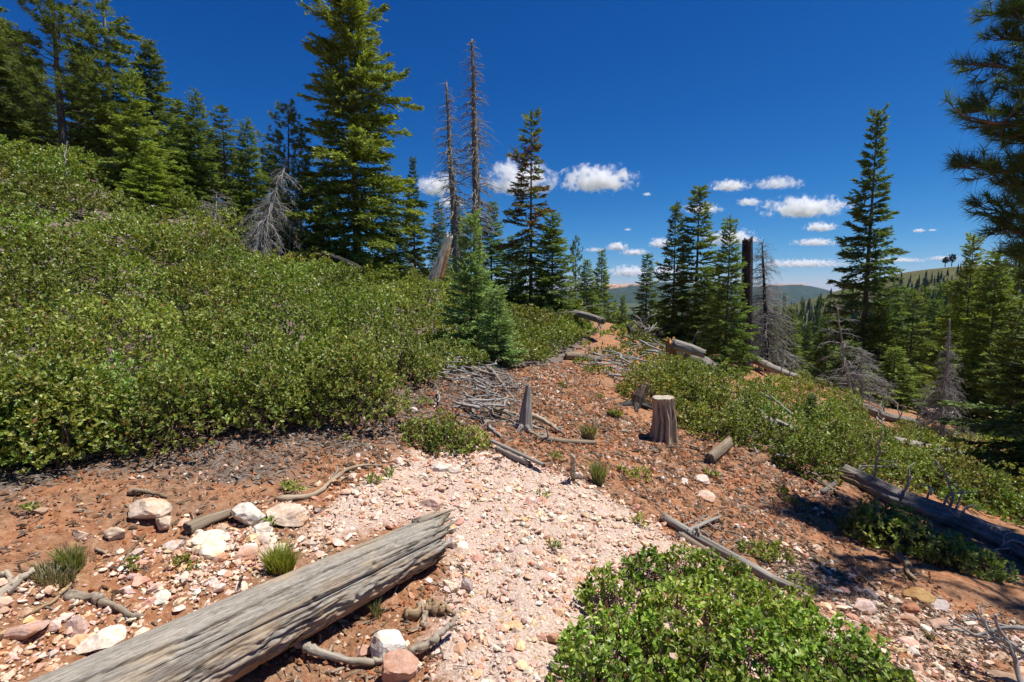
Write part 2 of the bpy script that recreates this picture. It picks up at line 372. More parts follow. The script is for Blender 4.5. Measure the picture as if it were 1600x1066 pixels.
def ground_mesh():
    az = np.concatenate([np.linspace(-180, -62, 40, endpoint=False), np.linspace(-62, 62, 270), np.linspace(62, 180, 41)[1:-1]])
    rr = np.concatenate([[0.0], np.geomspace(.8, 60, 240), np.geomspace(62, 9000, 80)])
    A, Rr = np.meshgrid(np.radians(az), rr); X = np.sin(A) * Rr; Y = np.cos(A) * Rr
    Z = h(X, Y)
    near = Rr < 14
    bump = np.zeros_like(X); bump[near] = 0.018 * fbm(xyz(X[near] * 9, Y[near] * 9, 2.0), 3)
    Z = Z + bump
    n = len(az); m = len(rr)
    V = np.stack([X, Y, Z], -1).reshape(-1, 3)
    i = np.arange(m - 1)[:, None] * n; j = np.arange(n)[None]; j2 = (j + 1) % n
    F = np.stack([i + j, i + j2, i + n + j2, i + n + j], -1).reshape(-1, 4)
    x, y = V[:, 0], V[:, 1]; r = np.hypot(x, y)
    C = np.zeros((len(V), 3))
    k = r < 40
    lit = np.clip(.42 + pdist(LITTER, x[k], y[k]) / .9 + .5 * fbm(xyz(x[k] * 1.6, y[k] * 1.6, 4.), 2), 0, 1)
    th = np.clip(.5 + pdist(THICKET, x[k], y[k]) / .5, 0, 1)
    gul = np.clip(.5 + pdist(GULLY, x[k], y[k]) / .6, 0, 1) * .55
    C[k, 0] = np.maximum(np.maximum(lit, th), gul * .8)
    g = np.clip(.5 + pdist(GRAVEL, x[k], y[k]) / .5, 0, 1); gl = np.clip(.5 + pdist(GRAVEL_L, x[k], y[k]) / .6, 0, 1) * .42
    tr = np.zeros(k.sum())
    for p, q, wd in (((1395, 628), (1470, 640), .9), ((1570, 650), (1700, 660), 1.2)):
        a = G(*p)[:2]; b = G(*q)[:2]; ab = b - a; t = np.clip(((x[k] - a[0]) * ab[0] + (y[k] - a[1]) * ab[1]) / (ab @ ab), 0, 1)
        tr = np.maximum(tr, 1 - sstep(wd * .7, wd * 1.6, np.hypot(x[k] - a[0] - t * ab[0], y[k] - a[1] - t * ab[1])))
    C[k, 1] = np.maximum(np.maximum(g, gl), np.maximum(tr, gul))
    C[:, 2] = sstep(24, 42, r) * (1 - .12 * np.exp(-(((x - 400) / 190) ** 2 + ((y - 390) / 120) ** 2)))
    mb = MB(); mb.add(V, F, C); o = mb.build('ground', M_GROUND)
    return tag(o, kind='structure')
GROUND = ground_mesh()

# ------------------------------------------------------------------ stones
def sphere_base(sub):
    v = [(1, 0, 0), (-1, 0, 0), (0, 1, 0), (0, -1, 0), (0, 0, 1), (0, 0, -1)]
    f = [(0, 2, 4), (2, 1, 4), (1, 3, 4), (3, 0, 4), (2, 0, 5), (1, 2, 5), (3, 1, 5), (0, 3, 5)]
    v = [np.array(a, float) for a in v]
    for _ in range(sub):
        mid = {}; nf = []
        def md(a, b):
            kk = (min(a, b), max(a, b))
            if kk not in mid: v.append(nrm(v[a] + v[b])); mid[kk] = len(v) - 1
            return mid[kk]
        for a, b, c in f:
            ab, bc, ca = md(a, b), md(b, c), md(c, a); nf += [(a, ab, ca), (ab, b, bc), (ca, bc, c), (ab, bc, ca)]
        f = nf
    return np.array(v), np.array(f)
S0 = sphere_base(0); S1 = sphere_base(1); S2 = sphere_base(2); S3 = sphere_base(3)
def chip(base, r_, cuts=5, flat=.65):
    """a broken stone: a ball cut by a few random planes"""
    v = base[0].copy() * 1.0
    for _ in range(cuts):
        nn = nrm(r_.normal(size=3)); d = r_.uniform(.5, .8); e = v @ nn - d
        v = v - np.clip(e, 0, None)[:, None] * nn
    v = v * (1 + .12 * r_.normal(size=(len(v), 1)) * (len(v) < 30))
    return v * np.array([1, r_.uniform(.65, .95), flat * r_.uniform(.75, 1.15)])
_r = np.random.default_rng(5)
CHIPS = [chip(S1, _r) for _ in range(12)]; GRITS = [chip(S0, _r, 3, .8) for _ in range(8)]
PAL = np.array([(.66, .50, .41), (.72, .60, .52), (.60, .40, .31), (.74, .66, .58), (.62, .47, .33), (.52, .35, .29), (.66, .52, .48), (.56, .45, .43), (.70, .54, .36), (.78, .72, .66), (.58, .35, .25)])
PAL = np.minimum(PAL * np.array([1.16, 1.12, 1.05]), .82)
PALW = np.array([.2, .18, .14, .12, .06, .07, .09, .05, .05, .06, .06]); PALW = PALW / PALW.sum()
REDP = np.array([(.42, .185, .09), (.37, .15, .07), (.46, .24, .13), (.31, .17, .10), (.50, .33, .225), (.26, .13, .075)])
def scatter_stones(mb, bases, faces, pos, size, col, lift=.25):
    n = len(pos); kind = rng.integers(0, len(bases), n); a = rng.uniform(0, 2 * np.pi, n); tx = rng.normal(0, .25, n); ty = rng.normal(0, .25, n)
    for k in range(len(bases)):
        s_ = np.where(kind == k)[0]
        if not len(s_): continue
        b = bases[k][None] * (size[s_, None, None] * .5) * np.array([1, 1, 1.0])
        ca, sa = np.cos(a[s_])[:, None], np.sin(a[s_])[:, None]
        x = b[..., 0] * ca - b[..., 1] * sa; y = b[..., 0] * sa + b[..., 1] * ca; z = b[..., 2] + x * tx[s_, None] + y * ty[s_, None]
        V = np.stack([x, y, z], -1) + pos[s_, None]; V[..., 2] += (size[s_] * lift * .5)[:, None]
        m = b.shape[1]
        F = (faces[None] + (np.arange(len(s_)) * m)[:, None, None]).reshape(-1, 3)
        mb.add(V.reshape(-1, 3), F, np.repeat(col[s_], m, 0))
def poly_points(poly, n, soft=.12, margin=.25):
    lo = poly.min(0) - margin; hi = poly.max(0) + margin
    p = rng.uniform(lo, hi, (n, 2)); d = pdist(poly, p[:, 0], p[:, 1]) + .22 * fbm(xyz(p[:, 0] * 2.5, p[:, 1] * 2.5, 9.), 3)
    return p[d > rng.normal(0, soft, n)]
def in_frame(p, pad=60):
    d = p[:, 1] * _c + (0 * p[:, 0]); z = h(p[:, 0], p[:, 1]) - EYE[2]
    dep = p[:, 1] * _c + z * _s
    u = 800 + FPX * p[:, 0] / np.maximum(dep, .05); v = 533 - FPX * (-p[:, 1] * _s + z * _c) / np.maximum(dep, .05)
    return (dep > .3) & (u > -pad) & (u < 1600 + pad) & (v < 1066 + pad), dep, u, v
BED = empty('gravel_bed', (0, 2.5, 0), kind='structure')
mbg = MB()
def stone_cols(n, jit=.05):
    c = PAL[rng.choice(len(PAL), n, p=PALW)] * rng.uniform(.82, 1.12, (n, 1)); return np.clip(c + rng.normal(0, .02, (n, 3)), .05, .84)
big_pool = []
def gravel(poly, n_big, n_mid, n_small, sz=1.0, far=99):
    for n, lo, hi, which in ((n_big, .030, .075, 'b'), (n_mid, .017, .034, 'm'), (n_small, .009, .018, 's')):
        p = poly_points(poly, n); ok, dep, _, _ = in_frame(p, 90); p = p[ok]; dep = dep[ok]
        s_ = lo * (hi / lo) ** (rng.random(len(p)) ** 1.7) * sz
        keep = s_ > .0036 * dep; p = p[keep]; s_ = s_[keep]; dep = dep[keep]
        pos = xyz(p[:, 0], p[:, 1]); pos[:, 2] = h(p[:, 0], p[:, 1])
        c = stone_cols(len(p))
        if which == 'b': big_pool.append((pos, s_, c, s_ / dep))
        elif which == 'm': scatter_stones(mbg, CHIPS, S1[1], pos, s_, c, .2)
        else: scatter_stones(mbg, GRITS, S0[1], pos, s_, c, .15)
gravel(GRAVEL, 5000, 18000, 30000)
gravel(GRAVEL_L, 1150, 5200, 9000, 1.1)
gravel(GULLY, 500, 2600, 6000, 1.15)
pos = np.concatenate([b[0] for b in big_pool]); sz = np.concatenate([b[1] for b in big_pool]); cc = np.concatenate([b[2] for b in big_pool]); px = np.concatenate([b[3] for b in big_pool])
order = np.argsort(-px); top = order[:300]; rest = order[300:]
scatter_stones(mbg, CHIPS, S1[1], pos[rest], sz[rest], cc[rest], .3)
tag(mbg.build('gravel', M_STONE, BED, smooth=False), kind='stuff')
_cm = []
for k in range(12):
    m_ = MB().add(CHIPS[k], S1[1]); _cm.append(m_.mesh('stone', M_STONEO, smooth=False))
for i in top:
    o = child('stone', _cm[rng.integers(12)], BED, pos[i] - np.array(BED.location) + (0, 0, sz[i] * .12), (rng.normal(0, .2), rng.normal(0, .2), rng.uniform(0, 6.28)), (sz[i] * .55,) * 3)
    o.color = (*cc[i], 1)

# crumbs of red earth, pale chips and flakes of litter on the open slope
SLOPE = np.concatenate([wpoly([(-60, 1000), (-60, 770), (120, 730), (300, 700), (560, 650), (700, 605), (760, 580), (890, 570), (930, 600), (985, 650), (1100, 690), (1250, 740), (1330, 790), (1320, 860), (1420, 900), (1600, 960), (1600, 1060), (1420, 1040), (1180, 900), (1000, 800), (860, 735), (640, 705), (480, 850), (200, 1000)])])
SLOPE_LOG = wpoly([(380, 1066), (560, 960), (690, 880), (720, 900), (690, 1000), (700, 1066), (600, 1100), (420, 1100)])
mbs = MB()
for poly, n in ((SLOPE, 70000), (SLOPE_LOG, 6000)):
    p = poly_points(poly, n); ok, dep, _, _ = in_frame(p); p = p[ok]; dep = dep[ok]
    s_ = .009 * (5.5) ** (rng.random(len(p)) ** 2.6) * np.clip(dep / 3.6, .8, 1.8); keep = s_ > .0032 * dep; p, s_ = p[keep], s_[keep]
    z = h(p[:, 0], p[:, 1]); c = REDP[rng.integers(0, len(REDP), len(p))] * rng.uniform(.8, 1.2, (len(p), 1))
    pale = rng.random(len(p)) < .09 + .35 * (fbm(xyz(p[:, 0] * 1.1, p[:, 1] * 1.1, 7.), 2) > .35); c[pale] = stone_cols(pale.sum())
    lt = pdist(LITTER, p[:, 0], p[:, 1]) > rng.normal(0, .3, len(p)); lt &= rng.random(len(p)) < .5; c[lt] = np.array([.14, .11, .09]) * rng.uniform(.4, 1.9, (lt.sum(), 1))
    scatter_stones(mbs, GRITS, S0[1], np.stack([p[:, 0], p[:, 1], z], -1), s_, c, .2)
tag(mbs.build('earth_crumbs', M_STONE, smooth=False), kind='stuff')

mbl = MB()
def flakes(poly, n, lo, hi, thin, cols, lift=.004):
    p = poly_points(poly, n); ok, dep, _, _ = in_frame(p); p = p[ok]; dep = dep[ok]; n = len(p)
    L = rng.uniform(lo, hi, n) * np.clip(dep / 4, .7, 1.6); a = rng.uniform(0, 6.28, n)
    z = h(p[:, 0], p[:, 1]); dx = np.cos(a) * L / 2; dy = np.sin(a) * L / 2; W_ = L * rng.uniform(*thin, n)
    za = h(p[:, 0] - dx, p[:, 1] - dy) + lift + rng.uniform(0, .012, n); zb = h(p[:, 0] + dx, p[:, 1] + dy) + lift + rng.uniform(0, .012, n)
    sx, sy = -np.sin(a) * W_ / 2, np.cos(a) * W_ / 2
    A = np.stack([p[:, 0] - dx, p[:, 1] - dy, za], -1); B = np.stack([p[:, 0] + dx, p[:, 1] + dy, zb], -1); S = np.stack([sx, sy, rng.normal(0, .15, n) * W_], -1); up = np.array([0, 0, 1]) * (W_ * .6 + .001)[:, None]
    V = np.stack([A - S, B - S, B + S * .6, A + S, .5 * (A + B) + up], 1).reshape(-1, 3)
    F = (np.array([[0, 1, 4], [1, 2, 4], [2, 3, 4], [3, 0, 4]])[None] + (np.arange(n) * 5)[:, None, None]).reshape(-1, 3)
    c = np.array(cols)[rng.integers(0, len(cols), n)] * rng.uniform(.7, 1.3, (n, 1))
    mbl.add(V, F, np.repeat(c, 5, 0))
flakes(LITTER, 30000, .012, .045, (.06, .4), [(.13, .10, .08), (.22, .175, .14), (.34, .29, .24), (.09, .065, .05), (.28, .14, .075), (.30, .15, .08)])
flakes(SLOPE, 20000, .02, .07, (.06, .4), [(.15, .095, .06), (.23, .16, .105), (.10, .07, .05), (.30, .26, .215)])
flakes(SLOPE_LOG, 1400, .02, .09, (.05, .3), [(.26, .19, .12), (.16, .11, .07), (.33, .29, .23)])
flakes(GULLY, 5000, .02, .07, (.07, .35), [(.13, .09, .06), (.24, .18, .12), (.08, .06, .045)])
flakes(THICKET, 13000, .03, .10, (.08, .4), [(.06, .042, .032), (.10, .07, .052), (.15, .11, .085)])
tag(mbl.build('leaf_litter', M_STONE, smooth=False), kind='stuff')

# ================================================================== MANZANITA
LEAFC = np.array([(.215, .268, .048), (.165, .225, .040), (.27, .305, .075), (.115, .175, .036), (.33, .325, .13), (.185, .255, .060)])
LEAFC = LEAFC * np.array([1.08, 1.06, .98])
LEAFW = np.array([.28, .27, .16, .15, .07, .07])
def leaf_cols(n, k, warm=.035, tone=1.0):
    c = LEAFC[rng.choice(len(LEAFC), n, p=LEAFW)] * rng.uniform(.68, 1.32, (n, 1)) * np.array(tone)
    b = rng.random(n) < warm; c[b] = np.array([.24, .12, .045]) * rng.uniform(.6, 1.2, (b.sum(), 1))
    return np.repeat(c, k, 0)
def mounds_on(poly, r0, r1, n, edge=.25, extra=None, growth=0.03):
    """spread mounds over a patch without crowding them"""
    lo, hi = poly.min(0), poly.max(0); out = []
    p = rng.uniform(lo, hi, (n, 2)); d = pdist(poly, p[:, 0], p[:, 1]); p = p[d > edge * .6]
    for q in p:
        dist = np.hypot(*q); r_ = rng.uniform(r0, r1) * (1 + growth * max(0, dist - 5))
        if all((q[0] - m[0]) ** 2 + (q[1] - m[1]) ** 2 > (.86 * (r_ + m[2])) ** 2 for m in out): out.append((q[0], q[1], r_))
    return np.array(out)
def bush_leaves(mb, M, H, leaf, dens, near=False, tone=1.0, per=8, low=-.12, collect=None, warm=.035, lump=.3, lift=0.0, vary=.12, holes=0.0):
    """M: mounds (x, y, r); H: heights; leaf: size per mound; dens: leaf area per mound skin area"""
    z0 = h(M[:, 0], M[:, 1]); skin = 2 * np.pi * M[:, 2] * (M[:, 2] + H) / 2 * 1.05
    nt_ = np.maximum(3, skin * dens / (leaf ** 2 * .42 * per)).astype(int)
    idx = np.repeat(np.arange(len(M)), nt_); n = len(idx)
    th = rng.uniform(0, 2 * np.pi, n); cz = rng.uniform(low, 1, n) ; sz_ = np.sqrt(np.clip(1 - cz * cz, 0, 1))
    D = np.stack([np.cos(th) * sz_, np.sin(th) * sz_, cz], -1)
    q = D * np.stack([M[idx, 2], M[idx, 2], H[idx]], -1)
    base = np.stack([M[idx, 0], M[idx, 1], z0[idx]], -1)
    ls = leaf[idx]
    lumpy = 1 + lump * fbm((base + q) * (2.6 / np.clip(M[idx, 2:3] * 2, .4, 1.6)), 3)
    depth = 1 - .34 * rng.random(n) ** 2.0
    tip = base + q * lumpy[:, None] * depth[:, None]; tip[:, 2] += lift * H[idx]
    gz = h(tip[:, 0], tip[:, 1], False); tip[:, 2] = np.maximum(tip[:, 2], gz + .05)
    ax = nrm(D * .55 + np.array([0, 0, .75]) + rng.normal(0, .35, (n, 3)))
    if holes:                                              # thin spots where the stems show
        hn = fbm(tip * np.array([1.15, 1.15, 1.6]) + 3.7, 2); kp = rng.random(n) > np.clip((-hn - .12) * 5.5, 0, 1) * holes * 1.6
        tip, ax, idx, ls = tip[kp], ax[kp], idx[kp], ls[kp]; n = len(tip)
    # leaves round each shoot
    ii = np.repeat(np.arange(n), per); m = len(ii)
    A = ax[ii]; ref = nrm(np.cross(A, rng.normal(size=(m, 3)))); ang = rng.uniform(.35, 1.35, m)[:, None]
    d = nrm(A * np.cos(ang) + ref * np.sin(ang)); L = ls[ii] * rng.uniform(.7, 1.25, m)
    pos_ = tip[ii] - A * (rng.uniform(0, 1.6, m) * ls[ii])[:, None]
    up = nrm(A + rng.normal(0, .35, (m, 3)))
    if collect is not None:
        collect.append((pos_, d, up, L)); 
    V, F, k = leaves(pos_, d, up, L, L * rng.uniform(.5, .66, m), near)
    c = leaf_cols(m, k, warm, tone); mt = np.exp(rng.normal(0, vary, (len(M), 1))) * np.exp(rng.normal(0, vary * .35, (len(M), 3))); c = c * np.repeat(mt[idx[ii]], k, 0)
    mb.add(V, F, c)
    return n
def bush_stems(mb, M, H, per, rad=.009, grey=.25, lean=1.0):
    n = len(M) * per; idx = np.repeat(np.arange(len(M)), per)
    z0 = h(M[:, 0], M[:, 1]); th = rng.uniform(0, 6.28, n); cz = rng.uniform(.05, .95, n); s_ = np.sqrt(1 - cz * cz)
    D = np.stack([np.cos(th) * s_, np.sin(th) * s_, cz], -1)
    B = np.stack([M[idx, 0], M[idx, 1], z0[idx] - .03], -1) + np.stack([np.cos(th), np.sin(th), 0 * th], -1) * (M[idx, 2] * rng.uniform(0, .35, n))[:, None]
    E = np.stack([M[idx, 0], M[idx, 1], z0[idx]], -1) + D * np.stack([M[idx, 2], M[idx, 2], H[idx]], -1) * rng.uniform(.75, 1.0, n)[:, None]
    E[:, 2] = np.maximum(E[:, 2], h(E[:, 0], E[:, 1], False) + .03)
    t = np.linspace(0, 1, 5)[None, :, None]; Pp = B[:, None] * (1 - t) + E[:, None] * t + np.sin(t * np.pi) * np.array([0, 0, -.06]) * (M[idx, 2] * 1.0)[:, None, None]
    Pp[:, 1:-1] += rng.normal(0, .028, (n, 3, 3))
    rr = rad * rng.uniform(.5, 1.4, n)[:, None] * np.linspace(1, .35, 5)[None]
    V, F, wc = tubes(Pp, rr, 3, False)
    g = np.repeat(np.where(rng.random(n) < grey, 1.0, 0.0), 15)
    c = np.ones((len(V), 3)); c[g > .5] = (2.3, 2.9, 3.0)
    mb.add(V, F, c, wc)

# the thicket that covers the whole slope: rounded waist-high mounds with hollows between
MT = mounds_on(THICKET, .48, .92, 7000, edge=.28, growth=.035)
Dm = np.hypot(MT[:, 0], MT[:, 1]); edge = pdist(THICKET, MT[:, 0], MT[:, 1])
HT = (.50 + .42 * sstep(.3, 1.5, edge)) * rng.uniform(.72, 1.22, len(MT)) * (1 - .30 * sstep(8, 13, Dm))
HT *= np.where((MT[:, 0] > -1.6) & (Dm < 14), .72, 1.0)
_fr = [(25, 738), (85, 726), (145, 712), (205, 700), (262, 694), (318, 684), (375, 672), (425, 668), (478, 660), (530, 648), (578, 630), (628, 612), (60, 700), (115, 690), (175, 676), (235, 668), (300, 660), (360, 648), (420, 640), (480, 632), (545, 622), (600, 602), (665, 600), (30, 690), (90, 660), (200, 645), (330, 632), (450, 615)]
_fm = np.array([[*G(u_, v_)[:2], rng.uniform(.24, .50)] for u_, v_ in _fr])       # the front row spills over the litter
_fm[:, :2] += rng.normal(0, .10, (len(_fm), 2)); _fm = _fm[rng.random(len(_fm)) < .86]
MT = np.concatenate([MT, _fm]); HT = np.concatenate([HT, _fm[:, 2] * rng.uniform(1.05, 1.6, len(_fm))])
MS = mounds_on(THICKET, .22, .42, 5200, edge=.2, growth=.03)                     # younger growth that fills the hollows
HS = .36 * rng.uniform(.7, 1.3, len(MS))
vis = MT[:, 1] > -.8; MT, HT = MT[vis], HT[vis]
for q_ in (at(669, 12.6), at(668, 11.6), at(667, 10.6)): HT *= np.where(np.hypot(MT[:, 0] - q_[0], MT[:, 1] - q_[1]) < 1.15, .42, 1.0)
vis = MS[:, 1] > -.8; MS, HS = MS[vis], HS[vis]
mb = MB()
for M_, H_, dn, lo, lift in ((MT, HT, 1.55, .04, .12), (MS, HS, .42, 0.0, .1)):
    dd = np.hypot(M_[:, 0], M_[:, 1]); tone = 1.0
    bush_leaves(mb, M_, H_, .036 * np.maximum(1, dd / 5.0) ** .68, dn * (1 + (1.1 if dn < 1 else .12) * sstep(7.5, 11, dd)), low=lo, lift=lift, lump=.34, vary=.17, holes=.34)
thicket = tag(mb.build('manzanita_thicket', M_LEAF, smooth=False), kind='stuff')
mb = MB(); kk = np.hypot(MT[:, 0], MT[:, 1]) < 12; bush_stems(mb, MT[kk], HT[kk], 26, .009, .12)
tag(mb.build('stems', M_STEM, thicket), kind='stuff')

def bush(label, mounds, leaf=.036, dens=1.15, near=False, group=None, stems=26, name='manzanita_bush', tone=1.0, srad=.006, single=0, per=8, warm=.035, low=-.12, cat='bush'):
    M = np.array([(m[0], m[1], m[2]) for m in mounds], float); H = np.array([m[3] for m in mounds], float)
    c = M[:, :2].mean(0); t = empty(name, (c[0], c[1], hz(*c)), label, cat, group)
    mb = MB(); col = []
    bush_leaves(mb, M, H, np.full(len(M), leaf), dens, near, tone, per=per, collect=col, warm=warm, low=low, vary=.16)
    tag(mb.build('foliage', M_LEAF, t, smooth=False), kind='stuff')
    mb = MB(); bush_stems(mb, M, H, stems, srad, .15); tag(mb.build('stems', M_STEM, t), kind='stuff')
    if single:
        pos_, d, up, L = [np.concatenate(a) for a in zip(*col)]
        dist = np.linalg.norm(pos_ - EYE, axis=1); cand = np.argsort(dist - (pos_[:, 2]) * .6)[:single * 6]; pick = rng.permutation(cand)[:single]
        me = []
        for q in range(6):
            V, F, k = leaves(np.zeros((1, 3)), np.array([[1., 0, 0]]), np.array([[0, 0, 1.]]), np.ones(1), np.array([.56]), True)
            me.append(MB().add(V, F, leaf_cols(1, 6, 0, (1.1, 1.22, 1.05))).mesh('leaf', M_LEAF, smooth=False))
        from mathutils import Matrix
        for i in pick:
            x = nrm(d[i]); y = nrm(np.cross(up[i], x)); z = np.cross(x, y)
            o = child('leaf', me[rng.integers(6)], t); l_ = L[i] * 1.08
            p_ = pos_[i] + np.array([0, 0, .008]) - np.array(t.location)
            o.matrix_local = Matrix(((x[0] * l_, y[0] * l_, z[0] * l_, p_[0]), (x[1] * l_, y[1] * l_, z[1] * l_, p_[1]), (x[2] * l_, y[2] * l_, z[2] * l_, p_[2]), (0, 0, 0, 1)))
    return t
def md(u, v, r_, hh):
    """mound rooted where the sight line meets the ground"""
    p = G(u, v); return (p[0], p[1], r_, hh)
# big bush at the photographer's feet
bush('big bright green manzanita bush at the lower edge beside the pink gravel',
     [md(960, 960, .20, .22), md(1010, 905, .16, .18), md(1075, 905, .2, .2), md(1130, 935, .24, .22), md(1080, 985, .27, .26), md(1180, 985, .27, .24), md(970, 1045, .24, .26), md(1070, 1075, .27, .28),
      md(1190, 1065, .28, .28), md(1290, 1030, .26, .22), md(1240, 965, .16, .15), md(1330, 1090, .26, .24), md(940, 1110, .22, .24), md(1120, 1150, .3, .26), md(1280, 1150, .3, .25), md(1390, 1075, .14, .12), md(1010, 1170, .25, .22), md(1150, 925, .13, .13)],
     leaf=.029, dens=1.25, near=True, stems=60, single=300, srad=.0042, warm=.03, tone=(1.02, 1.14, .98))
bush('small round manzanita bush standing alone at the top of the gravel', [md(665, 692, .2, .22), md(700, 700, .24, .25), md(735, 697, .2, .2), md(650, 678, .14, .16), md(690, 680, .2, .24)], leaf=.032, dens=1.3, stems=22)
bush('sunlit pale green manzanita bush below the fallen bark log', [md(1345, 838, .2, .26), md(1385, 850, .28, .32), md(1425, 855, .25, .28), md(1370, 820, .2, .28), md(1455, 872, .18, .2), md(1410, 828, .2, .24)], leaf=.034, dens=1.25, tone=1.12, stems=24)
bush('low manzanita sprawling in front of the bark log at the right edge', [md(1480, 880, .18, .18), md(1515, 888, .2, .2), md(1545, 895, .16, .17), md(1500, 868, .15, .17)], leaf=.034, dens=1.2, tone=1.08)
g_r = 'manzanita bushes on the right of the slope'
bush('wide manzanita clump directly behind the sawn stump', [md(1062, 662, .34, .42), md(1088, 672, .32, .40), md(1122, 684, .32, .36), md(1072, 640, .4, .45), md(1010, 622, 0.46, 0.66), md(1060, 628, 0.51, 0.74), md(1095, 650, 0.46, 0.74), md(1130, 668, 0.41, 0.66), md(1090, 610, 0.55, 0.66), md(1040, 600, 0.46, 0.60), md(1140, 630, 0.46, 0.66), md(1180, 640, 0.37, 0.53)], leaf=.044, dens=1.45, group=g_r, stems=20)
bush('dark manzanita mound right of the short broken log', [md(1165, 692, 0.39, 0.66), md(1200, 690, 0.37, 0.60), md(1180, 665, 0.37, 0.60)], leaf=.042, dens=1.45, group=g_r)
bush('tall dark manzanita mound between two fallen logs', [md(1255, 735, 0.33, 0.66), md(1300, 738, 0.39, 0.74), md(1290, 705, 0.41, 0.74), md(1345, 730, 0.37, 0.66), md(1325, 700, 0.37, 0.66), md(1260, 700, 0.33, 0.60), md(1370, 715, 0.32, 0.53)], leaf=.040, dens=1.45, group=g_r, stems=24)
bush('shaded manzanita thicket above the bark log at the right edge', [md(1400, 745, 0.33, 0.53), md(1440, 760, 0.35, 0.56), md(1490, 775, 0.37, 0.56), md(1540, 790, 0.37, 0.56), md(1590, 800, 0.37, 0.60), md(1460, 735, 0.35, 0.47), md(1520, 748, 0.37, 0.53), md(1580, 760, 0.39, 0.53), md(1640, 800, 0.46, 0.66)], leaf=.040, dens=1.4, group=g_r)

def carpet(label, poly_px, r0, r1, hh, leaf, dens, n=900, tone=.88, kind='stuff', name='manzanita_carpet', stems=0):
    poly = wpoly(poly_px); M = mounds_on(poly, r0, r1, n, edge=.05, growth=0.0)
    H = hh * rng.uniform(.6, 1.35, len(M)); mb = MB(); bush_leaves(mb, M, H, np.full(len(M), leaf), dens * 1.25, tone=tone, vary=.18, holes=.2)
    o = mb.build(name, M_LEAF, smooth=False); tag(o, kind=kind)
    if stems:
        mb = MB(); bush_stems(mb, M, H, stems, .008); tag(mb.build('stems', M_STEM, o), kind='stuff')
    return o
carpet('', [(1180, 600), (1240, 590), (1330, 632), (1325, 660), (1240, 670), (1200, 650)], .35, .6, .38, .052, 1.05)
carpet('', [(1190, 690), (1330, 648), (1480, 705), (1650, 765), (1650, 840), (1480, 788), (1340, 742), (1250, 738)], .25, .45, .36, .042, .8, n=900)
carpet('', [(1390, 672), (1460, 668), (1660, 705), (1660, 730), (1500, 705), (1420, 694)], .4, .7, .28, .07, 1.15, tone=1.08)
carpet('', [(905, 575), (940, 545), (1000, 545), (1060, 560), (1150, 590), (1060, 605), (1000, 600), (950, 590)], .25, .42, .25, .05, .65, n=420, tone=1.0)
carpet('', [(940, 545), (975, 512), (1040, 520), (1110, 560), (1010, 545)], .4, .7, .35, .075, .9)

# ================================================================== CONIFERS
def needle_tris(p0, ax, ln, m, nl, nw, spread, flat, cols, tipc, young):
    """needles set along shoots: p0 foot, ax direction, ln length of each shoot; m needles per shoot"""
    n = len(p0); i = np.repeat(np.arange(n), m); k = len(i)
    s_ = (np.tile(np.arange(m), n) + rng.random(k)) / m
    A = ax[i]; side = nrm(np.cross(A, np.array([0, 0, 1.0]) + rng.normal(0, .05, (k, 3)))); up = np.cross(side, A)
    th = rng.uniform(0, 2 * np.pi, k); pr = side * np.cos(th)[:, None] + up * (np.sin(th) * flat)[:, None]
    sp = rng.uniform(*spread, k)[:, None]
    d = nrm(A * np.cos(sp) + pr * np.sin(sp))
    b = p0[i] + A * (s_ * ln[i])[:, None]
    L = nl * rng.uniform(.7, 1.25, k)[:, None]; W_ = nw * rng.uniform(.7, 1.3, k)[:, None]
    wv = nrm(np.cross(d, rng.normal(size=(k, 3)))) * W_ * .5
    V = np.stack([b - wv, b + wv, b + d * L], 1).reshape(-1, 3)
    F = np.arange(3 * k).reshape(-1, 3)
    c = cols[i] * (1 + (young * s_)[:, None] * (np.array(tipc) - 1)) * rng.uniform(.85, 1.15, (k, 1))
    return V, F, np.repeat(c, 3, 0)

